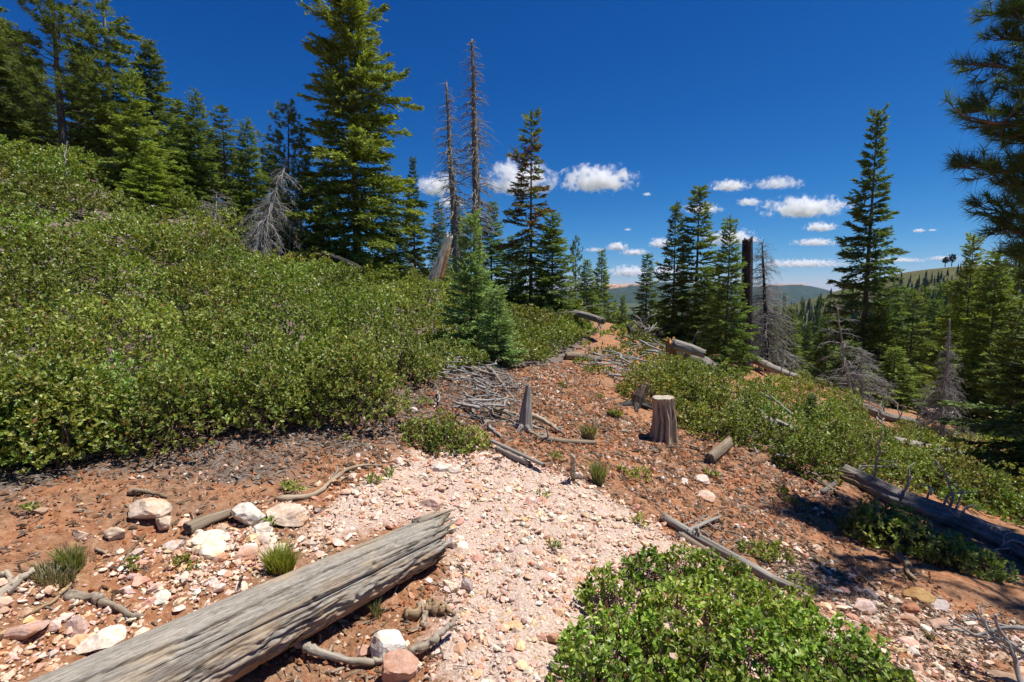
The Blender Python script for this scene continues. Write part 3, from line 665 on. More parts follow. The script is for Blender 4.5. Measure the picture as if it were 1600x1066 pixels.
def conifer(name, seed, H, Rr, cb=.06, nb=170, p=.85, up=(-.25, .55), curl=.12, sp=.10, lmax=.45, m=9, nl=.085, nw=.022, col=(.062, .088, .03), young=.6, tipc=(1.7, 1.55, 1.3),
            irr=.25, spread=(.4, 1.0), flat=.55, trunk=.014, bare=(), tr_mat=None, gap=0.0, bend=0.0, double=False, lim=.012, sag=.3, coff=0):
    global rng
    nl *= 1.2; nw *= 1.75; sp *= .86; col = tuple(np.array(col) * np.array([2.3, 2.38, 1.85])); trunk *= .85
    keep = rng; rng = np.random.default_rng(seed)
    z = cb + (1 - cb) * (np.arange(nb) + rng.random(nb)) / nb; z = 1 - (1 - z) ** .92 * 1.0
    z = np.clip(z, cb, .995)
    whorl = np.round(z * nb / 6) / (nb / 6); z = z * .72 + whorl * .28
    if gap: 
        kp = noise(xyz(z * 9, seed * 3.1, 0.)) > -gap * .6; z = z[kp] if kp.sum() > 20 else z
    n = len(z); ph = np.arange(n) * 2.39996 + rng.normal(0, .5, n)
    prof = ((1 - z) / (1 - cb)) ** p
    prof = prof * (1 - .18 * sstep(.22, 0, (z - cb) / (1 - cb)))
    lob = 1 + irr * noise(np.stack([np.cos(ph) * 1.3, np.sin(ph) * 1.3, z * H * .55 + seed], -1)) * 1.6
    L = np.maximum(Rr * prof * lob * rng.uniform(.58, 1.18, n), .10 + .12 * rng.random(n) * Rr)
    for b0, b1, f in bare: L = np.where((z > b0) & (z < b1), L * f, L)
    zz = z * H; el = up[0] + (up[1] - up[0]) * z ** 1.3 + rng.normal(0, .17, n)
    T = np.linspace(0, 1, 7)
    off = bend * np.sin(z * 3) * H
    rad = L[:, None] * T[None]; hgt = zz[:, None] + L[:, None] * (el[:, None] * T + (curl - sag * (1 - z[:, None]) * .5) * T ** 2)
    B = np.stack([np.cos(ph)[:, None] * rad + off[:, None], np.sin(ph)[:, None] * rad, hgt], -1)
    B[:, 1:] += rng.normal(0, .012, (n, 6, 3)) * L[:, None, None]
    tm = MB(); tz = np.linspace(-.06, 1, 14); tp = np.stack([bend * np.sin(np.clip(tz, 0, 1) * 3) * H, 0 * tz, tz * H], -1)
    tr = trunk * H * (1.05 - np.clip(tz, 0, 1)) * (1 + .5 * np.exp(-np.clip(tz, 0, 1) * 30)); V, F, wc = tubes(tp, tr, 9); tm.add(V, F, None, wc)
    V, F, wc = tubes(B, np.maximum(L[:, None] * lim * np.linspace(1, .25, 7)[None], .003), 3, False); tm.add(V, F, None, wc)
    # side shoots along the limbs
    ns = np.maximum(2, (L / sp).astype(int)) * 2; ib = np.repeat(np.arange(n), ns); k = len(ib)
    cum = np.concatenate([[0], np.cumsum(ns)[:-1]]); seq = np.arange(k) - cum[ib]
    t = .14 + .86 * ((seq // 2) + rng.random(k)) / (ns[ib] / 2); t = np.clip(t, .1, 1.0)
    f = t * 6; i0 = np.minimum(f.astype(int), 5); fr = (f - i0)[:, None]
    p0 = B[ib, i0] * (1 - fr) + B[ib, i0 + 1] * fr; tan = nrm(B[ib, i0 + 1] - B[ib, i0])
    side = nrm(np.cross(tan, np.array([0, 0, 1.])) ) * np.where(seq % 2 == 0, 1, -1)[:, None]
    al = rng.uniform(.35, 1.15, k)[:, None] * (1.05 - .5 * t[:, None])
    ax = nrm(tan * np.cos(al) + side * np.sin(al) + np.stack([0 * t, 0 * t, rng.normal(-.06, .16, k)], -1))
    ln = np.minimum(lmax, .16 + .5 * L[ib] * (1.05 - t)) * rng.uniform(.6, 1.15, k)
    base = np.array(col) * rng.uniform(.6, 1.35, (k, 1)) * np.exp(rng.normal(0, .12, (n, 1)))[ib]
    if coff: 
        red = (rng.random(k) < coff * np.clip(1.6 - np.abs(z[ib] - .62) * 5, 0, 1)); base[red] = (.17, .062, .03)
    cm = MB(); V, F, C = needle_tris(p0, ax, ln, m, nl, nw, spread, flat, base, tipc, young); cm.add(V, F, C)
    # leader
    q = np.stack([bend * np.sin(np.linspace(.95, 1, 6) * 3) * H, np.zeros(6), np.linspace(.94, .985, 6) * H], -1)
    V, F, C = needle_tris(q, np.tile([[0, 0, 1.]], (6, 1)), np.full(6, .06 * H * .4), m * 2, nl, nw, (.3, 1.1), 1.0, np.tile([col], (6, 1)), tipc, young); cm.add(V, F, C)
    out = (tm.mesh(name + '_trunk', tr_mat or M_BARK), cm.mesh(name + '_crown', M_NEEDLE, smooth=False), H, Rr)
    rng = keep; return out

def pine(name, seed, H, Rr, cb=.2, nb=75, p=.6, up=(-.1, .6), tuft=26, nl=.20, nw=.012, col=(.066, .088, .03), trunk=.016, dens=1.0):
    global rng
    nw *= 1.9; col = tuple(np.array(col) * np.array([2.15, 2.2, 1.8])); trunk *= .9; dens *= 1.5
    keep = rng; rng = np.random.default_rng(seed)
    z = cb + (1 - cb) * (np.arange(nb) + rng.random(nb)) / nb; n = len(z); ph = np.arange(n) * 2.39996 + rng.normal(0, .5, n)
    prof = np.clip(1 - ((z - cb) / (1 - cb)) ** 1.7, 0, 1) ** p * np.clip(.55 + (z - cb) / .18, 0, 1)
    L = np.maximum(Rr * prof * rng.uniform(.55, 1.15, n) * (1 + .4 * noise(np.stack([np.cos(ph), np.sin(ph), z * 7 + seed], -1))), .25)
    el = up[0] + (up[1] - up[0]) * z + rng.normal(0, .12, n); T = np.linspace(0, 1, 6)
    B = np.stack([np.cos(ph)[:, None] * L[:, None] * T, np.sin(ph)[:, None] * L[:, None] * T, z[:, None] * H + L[:, None] * (el[:, None] * T + .15 * T ** 2)], -1)
    B[:, 1:] += rng.normal(0, .03, (n, 5, 3)) * L[:, None, None]
    tm = MB(); tz = np.linspace(-.06, 1, 12); V, F, wc = tubes(np.stack([.01 * H * np.sin(tz * 5), 0 * tz, tz * H], -1), trunk * H * (1.08 - np.clip(tz, 0, 1)), 9); tm.add(V, F, None, wc)
    V, F, wc = tubes(B, np.maximum(L[:, None] * .014 * np.linspace(1, .3, 6)[None], .006), 4, False); tm.add(V, F, None, wc)
    ns = np.maximum(3, (L * 8 * dens).astype(int)); ib = np.repeat(np.arange(n), ns); k = len(ib)
    t = np.clip(.25 + .8 * rng.random(k), 0, 1); f = t * 5; i0 = np.minimum(f.astype(int), 4); fr = (f - i0)[:, None]
    p0 = B[ib, i0] * (1 - fr) + B[ib, i0 + 1] * fr; tan = nrm(B[ib, i0 + 1] - B[ib, i0])
    ax = nrm(tan + rng.normal(0, .6, (k, 3)) + np.array([0, 0, .25])); ln = rng.uniform(.1, .45, k) * np.clip(L[ib] * .6, .3, 1)
    V, F, wc = tubes(np.stack([p0, p0 + ax * ln[:, None] * .5, p0 + ax * ln[:, None]], 1), np.full((k, 3), .006) * H / 10, 3, False); tm.add(V, F, None, wc)
    e = p0 + ax * (ln * .6)[:, None]; base = np.array(col) * rng.uniform(.75, 1.25, (k, 1))
    cm = MB(); V, F, C = needle_tris(e, ax, ln * .5 + .03, tuft, nl, nw, (.25, 1.35), 1.0, base, (1.3, 1.25, 1.1), .5); cm.add(V, F, C)
    out = (tm.mesh(name + '_trunk', M_BARK), cm.mesh(name + '_crown', M_NEEDLE, smooth=False), H, Rr)
    rng = keep; return out

PROTO = {
    'big': conifer('big_fir', 3, 11, 2.15, .03, 320, .55, (-.22, .5), .10, .085, .60, 8, .105, .032, (.066, .088, .026), .7, irr=.5, sag=.25),
    'fir1': conifer('fir_a', 21, 5, 1.15, .02, 190, .85, (-.15, .45), .12, .075, .32, 9, .075, .02, (.06, .088, .032), .55, irr=.22),
    'fir2': conifer('fir_b', 22, 5, 1.1, .03, 180, .8, (-.2, .5), .15, .075, .34, 9, .075, .02, (.058, .082, .03), .55, irr=.3),
    'blue': conifer('blue_fir', 27, 3, .85, .02, 150, .9, (-.05, .5), .12, .046, .22, 9, .052, .0155, (.070, .100, .052), .6, (1.7, 1.65, 1.55), irr=.15),
    'spruce1': conifer('spruce_a', 31, 10, 1.5, .05, 210, .8, (-.28, .4), .2, .11, .5, 9, .12, .033, (.052, .076, .032), .5, irr=.4, sag=.35),
    'spruce2': conifer('spruce_b', 32, 5, .75, .04, 150, .7, (-.3, .4), .2, .08, .3, 9, .085, .022, (.055, .08, .03), .5, irr=.5, sag=.4),
    'sparse': conifer('sparse_fir', 33, 6, 1.0, .05, 130, .55, (-.35, .3), .15, .085, .34, 9, .085, .022, (.062, .08, .028), .5, irr=.6, gap=.6, sag=.4),
    'rusty': conifer('rusty_fir', 35, 6, 1.0, .05, 140, .55, (-.35, .3), .15, .08, .34, 9, .085, .022, (.062, .08, .028), .5, irr=.55, sag=.4, coff=.4),
    'light': conifer('light_fir', 41, 6, 1.6, .02, 170, .95, (-.1, .5), .10, .09, .4, 9, .095, .024, (.092, .118, .036), .6, irr=.25),
    'dark': conifer('dark_fir', 42, 9, 1.7, .05, 210, .7, (-.3, .45), .15, .10, .5, 8, .11, .034, (.052, .07, .024), .5, irr=.45),
    'topbare': conifer('bare_top_fir', 43, 11, 1.7, .05, 190, .6, (-.3, .4), .15, .11, .5, 8, .12, .034, (.062, .082, .028), .5, irr=.5, gap=.7, bare=((.70, 1.0, .55),), tr_mat=M_GREY),
    'pine1': pine('pine_a', 51, 10, 2.0, .16, 95, .5), 'pine2': pine('pine_b', 52, 5, .95, .12, 70, .55, tuft=22, nl=.13, nw=.01, dens=1.6),
}
def tree(name, label, proto, u, d, vtop, wpx, tint=(1, 1, 1), group=None, rz=None, lean=(0, 0), cat='tree', base=None):
    tm, cm, H, Rr = PROTO[proto]; g = at(u, d) if base is None else np.array(base)
    top = P(u, vtop, d)[2]; hh = max(top - g[2] + .05, .4); sw = (wpx / 2 / FPX * d) / Rr
    t = empty(name, g - (0, 0, .05), label, cat, group, rz=rng.uniform(0, 6.28) if rz is None else rz); t.rotation_euler[0], t.rotation_euler[1] = lean
    t.scale = (sw, sw, hh / H)
    a = child('trunk', tm, t); b = child('crown', cm, t); b['kind'] = 'stuff'
    v = rng.uniform(.92, 1.08); b.color = (tint[0] * v, tint[1] * v, tint[2] * v, 1); return t
LG = 'conifers along the ridge on the left'
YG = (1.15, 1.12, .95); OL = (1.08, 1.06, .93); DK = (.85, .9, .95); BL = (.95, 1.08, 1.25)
tree('fir_tree', 'tall dark fir cut by the left edge at the top of the slope', 'dark', 2, 19, -60, 150, OL, LG)
tree('pine_tree', 'tall broad pine with layered olive foliage near the left edge', 'pine1', 125, 19, -28, 165, OL, LG)
tree('fir_tree', 'tall thin fir with a bare pale upper trunk beside the broad pine', 'topbare', 200, 21, -45, 120, OL, LG)
tree('fir_tree', 'tall dark pointed fir right of the bare-topped fir', 'dark', 262, 22, 88, 105, OL, LG)
tree('fir_tree', 'light green fir with a visible pale trunk in front of the tall firs', 'light', 235, 18, 128, 120, (.95, .96, .88), LG)
tree('fir_tree', 'small bushy bright green young fir at the top of the thicket', 'light', 250, 16.2, 232, 95, (.95, 1.0, .8), LG)
tree('fir_tree', 'mid green fir right of the light green fir', 'fir1', 298, 19.5, 198, 80, (1, 1, 1), LG)
tree('fir_tree', 'pointed fir left of the two thin firs', 'fir2', 328, 20, 162, 85, YG, LG)
tree('fir_tree', 'thin dark fir with a gap-toothed crown', 'sparse', 366, 21, 178, 75, DK, LG)
tree('fir_tree', 'dense dark fir left of the bleached leaning dead tree', 'fir2', 402, 20.5, 203, 80, OL, LG)
tree('pine_tree', 'olive green pine just left of the biggest fir', 'pine2', 462, 18.5, 178, 90, (1.25, 1.15, .85), LG)
tree('pine_tree', 'lower olive pine bough mass beside a thick grey trunk', 'pine2', 478, 18, 262, 80, (1.3, 1.2, .85), LG)
tree('fir_tree', 'biggest fir, wide and dense, reaching out of the top of the picture', 'big', 562, 18.5, -28, 200, (1.12, 1.08, 1.0), LG, rz=.6)
tree('fir_tree', 'narrow fir right behind the biggest fir', 'spruce1', 650, 26, 256, 50, DK, LG)
tree('fir_tree', 'low dark fir between the biggest fir and the dead spires', 'fir2', 688, 25, 322, 55, DK, LG)
tree('fir_tree', 'low dark fir just behind the leaning broken trunk', 'fir1', 716, 26, 312, 50, DK, LG)
tree('fir_tree', 'small dark fir under the biggest fir', 'fir2', 620, 20, 338, 60, DK, LG)
# far pines that close the ridge behind the row
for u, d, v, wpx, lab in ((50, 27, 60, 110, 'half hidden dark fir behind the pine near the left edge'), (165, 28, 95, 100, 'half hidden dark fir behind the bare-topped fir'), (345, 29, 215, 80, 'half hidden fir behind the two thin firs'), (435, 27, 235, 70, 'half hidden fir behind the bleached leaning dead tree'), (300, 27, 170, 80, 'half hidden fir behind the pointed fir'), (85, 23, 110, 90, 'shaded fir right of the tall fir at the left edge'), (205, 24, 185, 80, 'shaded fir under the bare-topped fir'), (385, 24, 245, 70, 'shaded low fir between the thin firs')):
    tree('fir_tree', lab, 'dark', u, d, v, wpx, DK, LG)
CG = 'conifers in the middle of the ridge'
tree('fir_tree', 'blue-green young fir standing in the thicket in front of the dead spires', 'blue', 737, 9.6, 342, 112, (1.25, 1.25, 1.15), CG, rz=1.0)
tree('fir_tree', 'smaller blue-green young fir at the edge of the thicket above the brush pile', 'blue', 776, 8.6, 452, 86, (1.3, 1.3, 1.25), CG, rz=2.0)
tree('fir_tree', 'dark fir behind the right-hand dead spire', 'fir1', 768, 20, 322, 85, DK, CG)
tree('fir_tree', 'ragged tall fir with rusty dead boughs', 'rusty', 829, 17, 188, 92, (1, 1, 1), CG, rz=.3)
tree('fir_tree', 'dense dark fir leaning on the ragged rusty fir', 'fir1', 862, 16.5, 338, 105, (1.05, 1.05, .95), CG)
tree('fir_tree', 'dark low fir left of the ragged rusty fir', 'fir2', 800, 18.5, 372, 70, DK, CG)
tree('pine_tree', 'small bluish pine standing alone against the sky', 'pine2', 898, 24, 376, 36, BL, CG)
tree('fir_tree', 'pointed light fir right of the small bluish pine', 'fir2', 938, 22, 394, 50, (1.2, 1.2, 1.0), CG)
tree('fir_tree', 'light fir beside the small bluish pine', 'fir1', 916, 21, 408, 55, (1.15, 1.15, 1.0), CG)
tree('fir_tree', 'tiny fir at the crest of the red trail', 'fir1', 972, 26, 462, 34, (1.1, 1.1, 1), CG)
tree('fir_tree', 'thin dark spire-topped fir before the pink cliff', 'spruce2', 1008, 19, 400, 46, DK, CG)
tree('fir_tree', 'small green fir right of the thin spire-topped fir', 'fir1', 1032, 18, 470, 36, (1.1, 1.1, .95), CG)
tree('fir_tree', 'ragged narrow fir left of the tallest fir in the central clump', 'spruce2', 1050, 16.5, 326, 58, (1.1, 1.05, .95), CG)
tree('fir_tree', 'tallest fir of the central clump', 'spruce2', 1085, 16, 300, 92, (1.12, 1.08, .95), CG, rz=2.2)
tree('fir_tree', 'bright pointed fir in front of the charred trunk', 'fir1', 1134, 13, 348, 94, (1.08, 1.1, 1.0), CG, rz=.9)
tree('fir_tree', 'dark skirt of fir under the tallest central fir', 'fir2', 1098, 15, 420, 80, (1.0, 1.0, .95), CG)
RG = 'conifers on the right of the slope'
tree('fir_tree', 'tall narrow spruce standing alone on the right', 'spruce1', 1348, 20, 190, 122, (.95, 1.0, 1.05), RG, rz=.4)
for u, d, v, wpx, pr, tn, lab in (
        (1232, 24, 478, 62, 'fir1', OL, 'olive fir right of the grey dead fir'), (1262, 30, 505, 40, 'fir2', DK, 'slim dark fir between two olive firs'), (1292, 24, 492, 62, 'fir2', OL, 'olive fir left of the tall lone spruce'),
        (1205, 26, 500, 45, 'fir2', DK, 'dark fir half behind the grey dead fir'), (1375, 19, 470, 80, 'fir2', YG, 'yellow-green fir behind the bleached dead boughs'), (1424, 20, 455, 70, 'sparse', OL, 'ragged fir with an open dark middle'),
        (1455, 23, 470, 70, 'fir1', DK, 'dark fir behind the twiggy dead fir'), (1400, 16, 545, 110, 'light', (.9, .95, .9), 'low spreading fir above the pink track'), (1330, 18, 535, 90, 'fir2', DK, 'low dark fir at the foot of the tall lone spruce'),
        (1508, 17, 372, 120, 'light', (.92, .9, .72), 'tall yellow-green fir left of the dark pine at the right edge'), (1548, 15.5, 398, 130, 'fir1', (1.2, 1.15, .82), 'broad yellow-green fir behind the twiggy dead fir'), (1590, 14, 470, 120, 'fir2', (1.1, 1.05, .9), 'fir filling the right edge above the track'),
        (1475, 21, 480, 60, 'fir2', OL, 'half hidden fir behind the tall yellow-green fir'), (1260, 18, 612, 30, 'blue', DK, 'tiny dark fir in the low manzanita'), (1540, 24, 420, 90, 'dark', DK, 'dark fir behind the broad yellow-green fir')):
    tree('fir_tree', lab, pr, u, d, v, wpx, tn, RG)
tree('fir_tree', 'little dark fir seedling in the low manzanita on the right', 'blue', 1275, 9.5, 618, 40, DK, RG)

for u, d, v, wpx, pr in ((1400, 30, 462, 46, 'fir2'), (1418, 34, 455, 44, 'fir1'), (1440, 29, 452, 56, 'fir2'), (1462, 33, 446, 50, 'fir1'), (1490, 28, 440, 60, 'fir2'), (1515, 31, 430, 62, 'fir1'), (1545, 29, 425, 70, 'fir2'), (1575, 30, 420, 76, 'fir1'), (1365, 31, 480, 46, 'fir1'), (1320, 33, 492, 40, 'fir2'), (1345, 28, 500, 50, 'fir1'), (1300, 35, 500, 36, 'fir1'), (1245, 36, 500, 36, 'fir2'), (1218, 33, 505, 40, 'fir1')):
    tree('fir_tree', 'mid green fir in the dense stand between the grey dead fir and the right edge', pr, u, d, v, wpx, (1, 1.05, .95) if d % 2 else OL, 'dense stand of firs on the right')
# ---- the dark pine that reaches in from the right edge, close to the camera
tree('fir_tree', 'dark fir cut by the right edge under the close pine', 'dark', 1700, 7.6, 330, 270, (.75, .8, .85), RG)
def near_pine():
    bx, by = 5.9, 4.35; g = np.array([bx, by, hz(bx, by)])
    t = empty('pine_tree', g, 'close dark long-needled pine reaching in from the right edge', 'tree')
    tm = MB(); tz = np.linspace(-.3, 9.4, 24); tp = np.stack([bx + .05 * np.sin(tz), by + .04 * np.cos(tz * 1.3), g[2] + tz], -1); V, F, wc = tubes(tp, .19 * (1.1 - tz / 10), 12); tm.add(V, F, None, wc)
    cm = MB(); limbs = []
    tips = [(1500, 95, 4.7), (1545, 30, 4.8), (1470, 178, 4.6), (1490, 172, 4.9), (1540, 210, 4.7), (1484, 255, 4.6), (1530, 292, 4.7), (1575, 330, 4.5), (1535, 362, 4.8), (1560, 400, 4.6), (1585, 440, 4.8), (1560, -40, 4.6), (1590, 120, 4.4), (1580, 250, 5.0), (1560, -120, 4.7), (1590, 60, 5.2), (1530, 60, 4.9), (1565, 150, 4.7), (1550, 215, 5.1), (1520, 330, 4.9), (1565, 300, 4.7), (1570, 385, 4.9), (1545, 130, 5.0), (1580, 420, 5.1), (1510, 20, 5.0)]
    for u, v, d in tips: limbs.append((P(u + 38, v, d), rng.uniform(.3, .6)))
    for k in range(20):
        a = rng.uniform(0, 6.28); L = rng.uniform(1.0, 2.0); zz = g[2] + rng.uniform(3.2, 8.6)
        if math.cos(a) < -.2 and zz < 5.2: continue
        limbs.append((np.array([bx + math.cos(a) * L, by + math.sin(a) * L, zz + .3]), rng.uniform(.2, .5)))
    twigs0 = []; twigs1 = []; tufts = []; tax = []
    for tip, drop in limbs:
        b0 = np.array([bx, by, max(tip[2] + drop - .2, g[2] + 1.5)]); T = np.linspace(0, 1, 9)[:, None]
        Q = b0 * (1 - T) + tip * T + np.array([0, 0, -.35]) * np.sin(T * np.pi) * .6; Q[1:] += rng.normal(0, .025, (8, 3))
        V, F, wc = tubes(Q, np.linspace(.034, .008, 9), 6); tm.add(V, F, None, wc)
        for k in range(62):
            t_ = rng.uniform(.35, 1) if k else 1.0; f = t_ * 8; i = min(int(f), 7); q = Q[i] * (1 - f + i) + Q[i + 1] * (f - i); d = nrm(Q[i + 1] - Q[i])
            if k < 3: ax = nrm(d + rng.normal(0, .2, 3))
            else: ax = nrm(d * .8 + rng.normal(0, .6, 3) * np.array([1, 1, .55]) + np.array([0, 0, .2]))
            l_ = rng.uniform(.05, .34) * (1.25 - t_ * .6); twigs0.append(q); twigs1.append(q + ax * l_); tufts.append(q + ax * l_ * .7); tax.append(nrm(ax + np.array([0, 0, .25])))
    a, b = np.array(twigs0), np.array(twigs1); V, F, wc = tubes(np.stack([a, .5 * (a + b) + (0, 0, -.01), b], 1), np.tile([.007, .005, .004], (len(a), 1)), 3, False); tm.add(V, F, None, wc)
    e = np.array(tufts); ax = np.array(tax); c = np.array([.075, .140, .045]) * rng.uniform(.75, 1.3, (len(e), 1))
    V, F, C = needle_tris(e, ax, np.full(len(e), .09), 36, .125, .0072, (.2, 1.5), 1.0, c, (1.25, 1.2, 1.1), .5); cm.add(V, F, C)
    tm.build('trunk', M_BARK, t); o = cm.build('crown', M_NEEDLE, t, smooth=False); o['kind'] = 'stuff'
    return t
near_pine()

# ================================================================== DEAD TREES
def dead_tree(name, label, base, top, r0, nbr, L, el=(-.5, .1), cb=.25, sub=3, mat=None, tmat=None, curl=-.3, p=.8, seed=1, brad=.012, wig=.04, group=None, rtop=.15, prune=None, k=9, grow=.5):
    global rng
    keep = rng; rng = np.random.default_rng(seed)
    base = np.array(base, float); top = np.array(top, float); H = np.linalg.norm(top - base)
    t = empty(name, base, label, 'dead tree', group); tz = np.linspace(0, 1, 26)[:, None]
    Q = base * (1 - tz) + top * tz; Q += np.cumsum(rng.normal(0, wig * r0, Q.shape), 0) * np.array([1, 1, 0]); Q[0] = base - np.array([0, 0, .15])
    rr = r0 * ((1 - tz[:, 0]) ** .8 * (1 - rtop) + rtop) * (1 + .45 * np.exp(-tz[:, 0] * 25)) * (1 + .07 * rng.normal(size=26)); V, F, wc = tubes(Q, rr, k); MB().add(V, F, None, wc).build('trunk', tmat or M_BARK, t)
    z = cb + (1 - cb) * rng.random(nbr) ** .9; 
    if prune is not None: z = z[prune(z)]
    n = len(z); ph = np.arange(n) * 2.39996 + rng.normal(0, .6, n)
    f = z * 25; i = np.minimum(f.astype(int), 24); q = Q[i] * (1 - f + i)[:, None] + Q[i + 1] * (f - i)[:, None]
    prof = np.clip((1 - z) / (1 - cb), .06, 1) ** p; LL = L * prof * rng.uniform(.45, 1.15, n)
    T = np.linspace(0, 1, 7)[None]; ee = el[0] + (el[1] - el[0]) * z + rng.normal(0, .18, n)
    B = np.stack([q[:, :1] + np.cos(ph)[:, None] * LL[:, None] * T, q[:, 1:2] + np.sin(ph)[:, None] * LL[:, None] * T, q[:, 2:] + LL[:, None] * (ee[:, None] * T + curl * T ** 2)], -1)
    B[:, 1:] += np.cumsum(rng.normal(0, .035, (n, 6, 3)), 1) * LL[:, None, None]
    mb = MB(); V, F, wc = tubes(B, np.maximum(brad * (grow + LL / L)[:, None] * np.linspace(1, .3, 7)[None], .0025), 4, False); mb.add(V, F, None, wc)
    if sub:
        ns = np.maximum(1, (sub * LL / L * 4).astype(int)); ib = np.repeat(np.arange(n), ns); k_ = len(ib); tt = rng.uniform(.15, 1, k_); f = tt * 6; i = np.minimum(f.astype(int), 5)
        p0 = B[ib, i] * (1 - f + i)[:, None] + B[ib, i + 1] * (f - i)[:, None]; d = nrm(nrm(B[ib, i + 1] - B[ib, i]) * .7 + rng.normal(0, .6, (k_, 3)) + np.array([0, 0, .35 * curl]))
        l_ = (LL[ib] * rng.uniform(.15, .5, k_))[:, None, None]; T = np.linspace(0, 1, 5)[None, :, None]
        S = p0[:, None] + d[:, None] * l_ * T + np.array([0, 0, 1.]) * l_ * curl * .7 * T ** 2; S[:, 1:] += np.cumsum(rng.normal(0, .06, (k_, 4, 3)), 1) * l_
        V, F, wc = tubes(S, np.maximum(brad * .45 * np.linspace(1, .4, 5)[None] * np.ones((k_, 1)), .002), 3, False); mb.add(V, F, None, wc)
    o = mb.build('branches', mat or M_TWIG, t); o['kind'] = 'stuff'
    rng = keep; return t
DG = 'dead trees'
a = at(718, 18.5); dead_tree('dead_spire', 'left-hand dead spire, leaning left with bare drooping twigs', a, P(697, 128, 18.5), .17, 230, 1.0, (-.1, .1), .22, 1, M_GREY, M_OLDBARK, -.35, .45, 61, .016, .03, DG)
a = at(749, 19); dead_tree('dead_spire', 'taller right-hand dead spire with bare twigs against the sky', a, P(738, 62, 19), .20, 300, .95, (-.15, .1), .2, 1, M_GREY, M_OLDBARK, -.35, .35, 62, .017, .02, DG)
a = at(1190, 15.5); dead_tree('dead_fir', 'grey dead fir with a dense skirt of twigs beside the charred trunk', at(1202, 15.5), P(1190, 378, 15.5), .085, 260, 1.05, (-.4, .35), .12, 5, M_TWIG, M_CHAR, -.35, .45, 63, .010, .03, DG)
dead_tree('dead_fir', 'twiggy silver dead fir standing by the track on the right', at(1485, 12), P(1484, 498, 12), .06, 210, .78, (-.1, .55), .10, 9, M_TWIG, M_TWIG, -.6, 1.25, 64, .007, .02, DG)
dead_tree('dead_fir', 'bleached dead boughs leaning in front of the tall lone spruce', at(1338, 14.5), P(1308, 470, 14), .045, 24, .85, (-.2, .7), .1, 5, M_TWIG, M_TWIG, -.4, .4, 65, .011, .12, DG)
dead_tree('dead_tree', 'bleached dead tree slumped against the firs left of the biggest fir', at(402, 15.4), P(448, 245, 16.2), .09, 95, 1.05, (-.75, -.2), .05, 9, M_TWIG, M_TWIG, -.55, .5, 66, .014, .15, DG)
dead_tree('dead_sapling', 'thin bent grey snag alone at the top of the thicket on the left', at(118, 14.3), P(106, 222, 14.3), .045, 5, .3, (.2, .6), .5, 0, M_GREY, M_GREY, 0, .5, 67, .012, .25, DG)
dead_tree('dead_fir', 'grey dead brush tangled under the low fir beside the tall spruce', at(1352, 15), P(1345, 545, 15), .05, 90, 1.0, (-.2, .4), .02, 8, M_TWIG, M_TWIG, -.4, .4, 68, .010, .1, DG)
dead_tree('dead_fir', 'small grey dead brush under the thin firs', at(345, 17), P(338, 300, 17), .04, 60, .9, (-.2, .5), .05, 6, M_TWIG, M_TWIG, -.3, .5, 70, .009, .15, DG)

def trunk_grid(cen, rad_fn, nl=60, k=48, axis=None, th=None):
    """a trunk as a fine grid; rad_fn(along 0..1, angle) -> radius and end offset"""
    cen = np.array(cen, float); s_ = np.linspace(0, 1, nl); th = np.arange(k) / k * 2 * np.pi if th is None else th
    c = np.stack([np.interp(s_, np.linspace(0, 1, len(cen)), cen[:, i]) for i in range(3)], -1)
    T = nrm(np.gradient(c, axis=0)); ref = np.eye(3)[np.argmin(np.abs(T.mean(0)))] if axis is None else np.array(axis, float)
    N2 = nrm(ref - T * (T @ ref)[:, None]); N1 = np.cross(N2, T)
    S, TH = np.meshgrid(s_, th, indexing='ij'); Rr, E = rad_fn(S, TH)
    V = c[:, None] + Rr[..., None] * (N1[:, None] * np.cos(TH)[..., None] + N2[:, None] * np.sin(TH)[..., None]) + T[:, None] * E[..., None]
    Ln = np.linalg.norm(cen[-1] - cen[0]); wc = np.stack([S * Ln, .16 * np.cos(TH), .16 * np.sin(TH)], -1)
    i = np.arange(nl - 1)[:, None] * k; j = np.arange(k)[None]; j2 = (j + 1) % k
    F = np.stack([i + j, i + j2, i + k + j2, i + k + j], -1).reshape(-1, 4)
    # end caps sunk inwards
    V = V.reshape(-1, 3); wc = wc.reshape(-1, 3); nV = len(V); extra = []; F = np.concatenate([F[:, [0, 1, 2]], F[:, [0, 2, 3]]])
    for e, row, sg in ((0, 0, 1), (1, nl - 1, -1)):
        ring = np.arange(k) + row * k; ctr = V[ring].mean(0) + T[row] * sg * .04; extra.append(ctr); ci = nV + len(extra) - 1
        F = np.concatenate([F, np.stack([ring, np.roll(ring, -1), np.full(k, ci)] if e else [np.roll(ring, -1), ring, np.full(k, ci)], -1)])
    return np.concatenate([V, extra]), F, np.concatenate([wc, np.array([[0, 0, 0], [Ln, 0, 0]])])

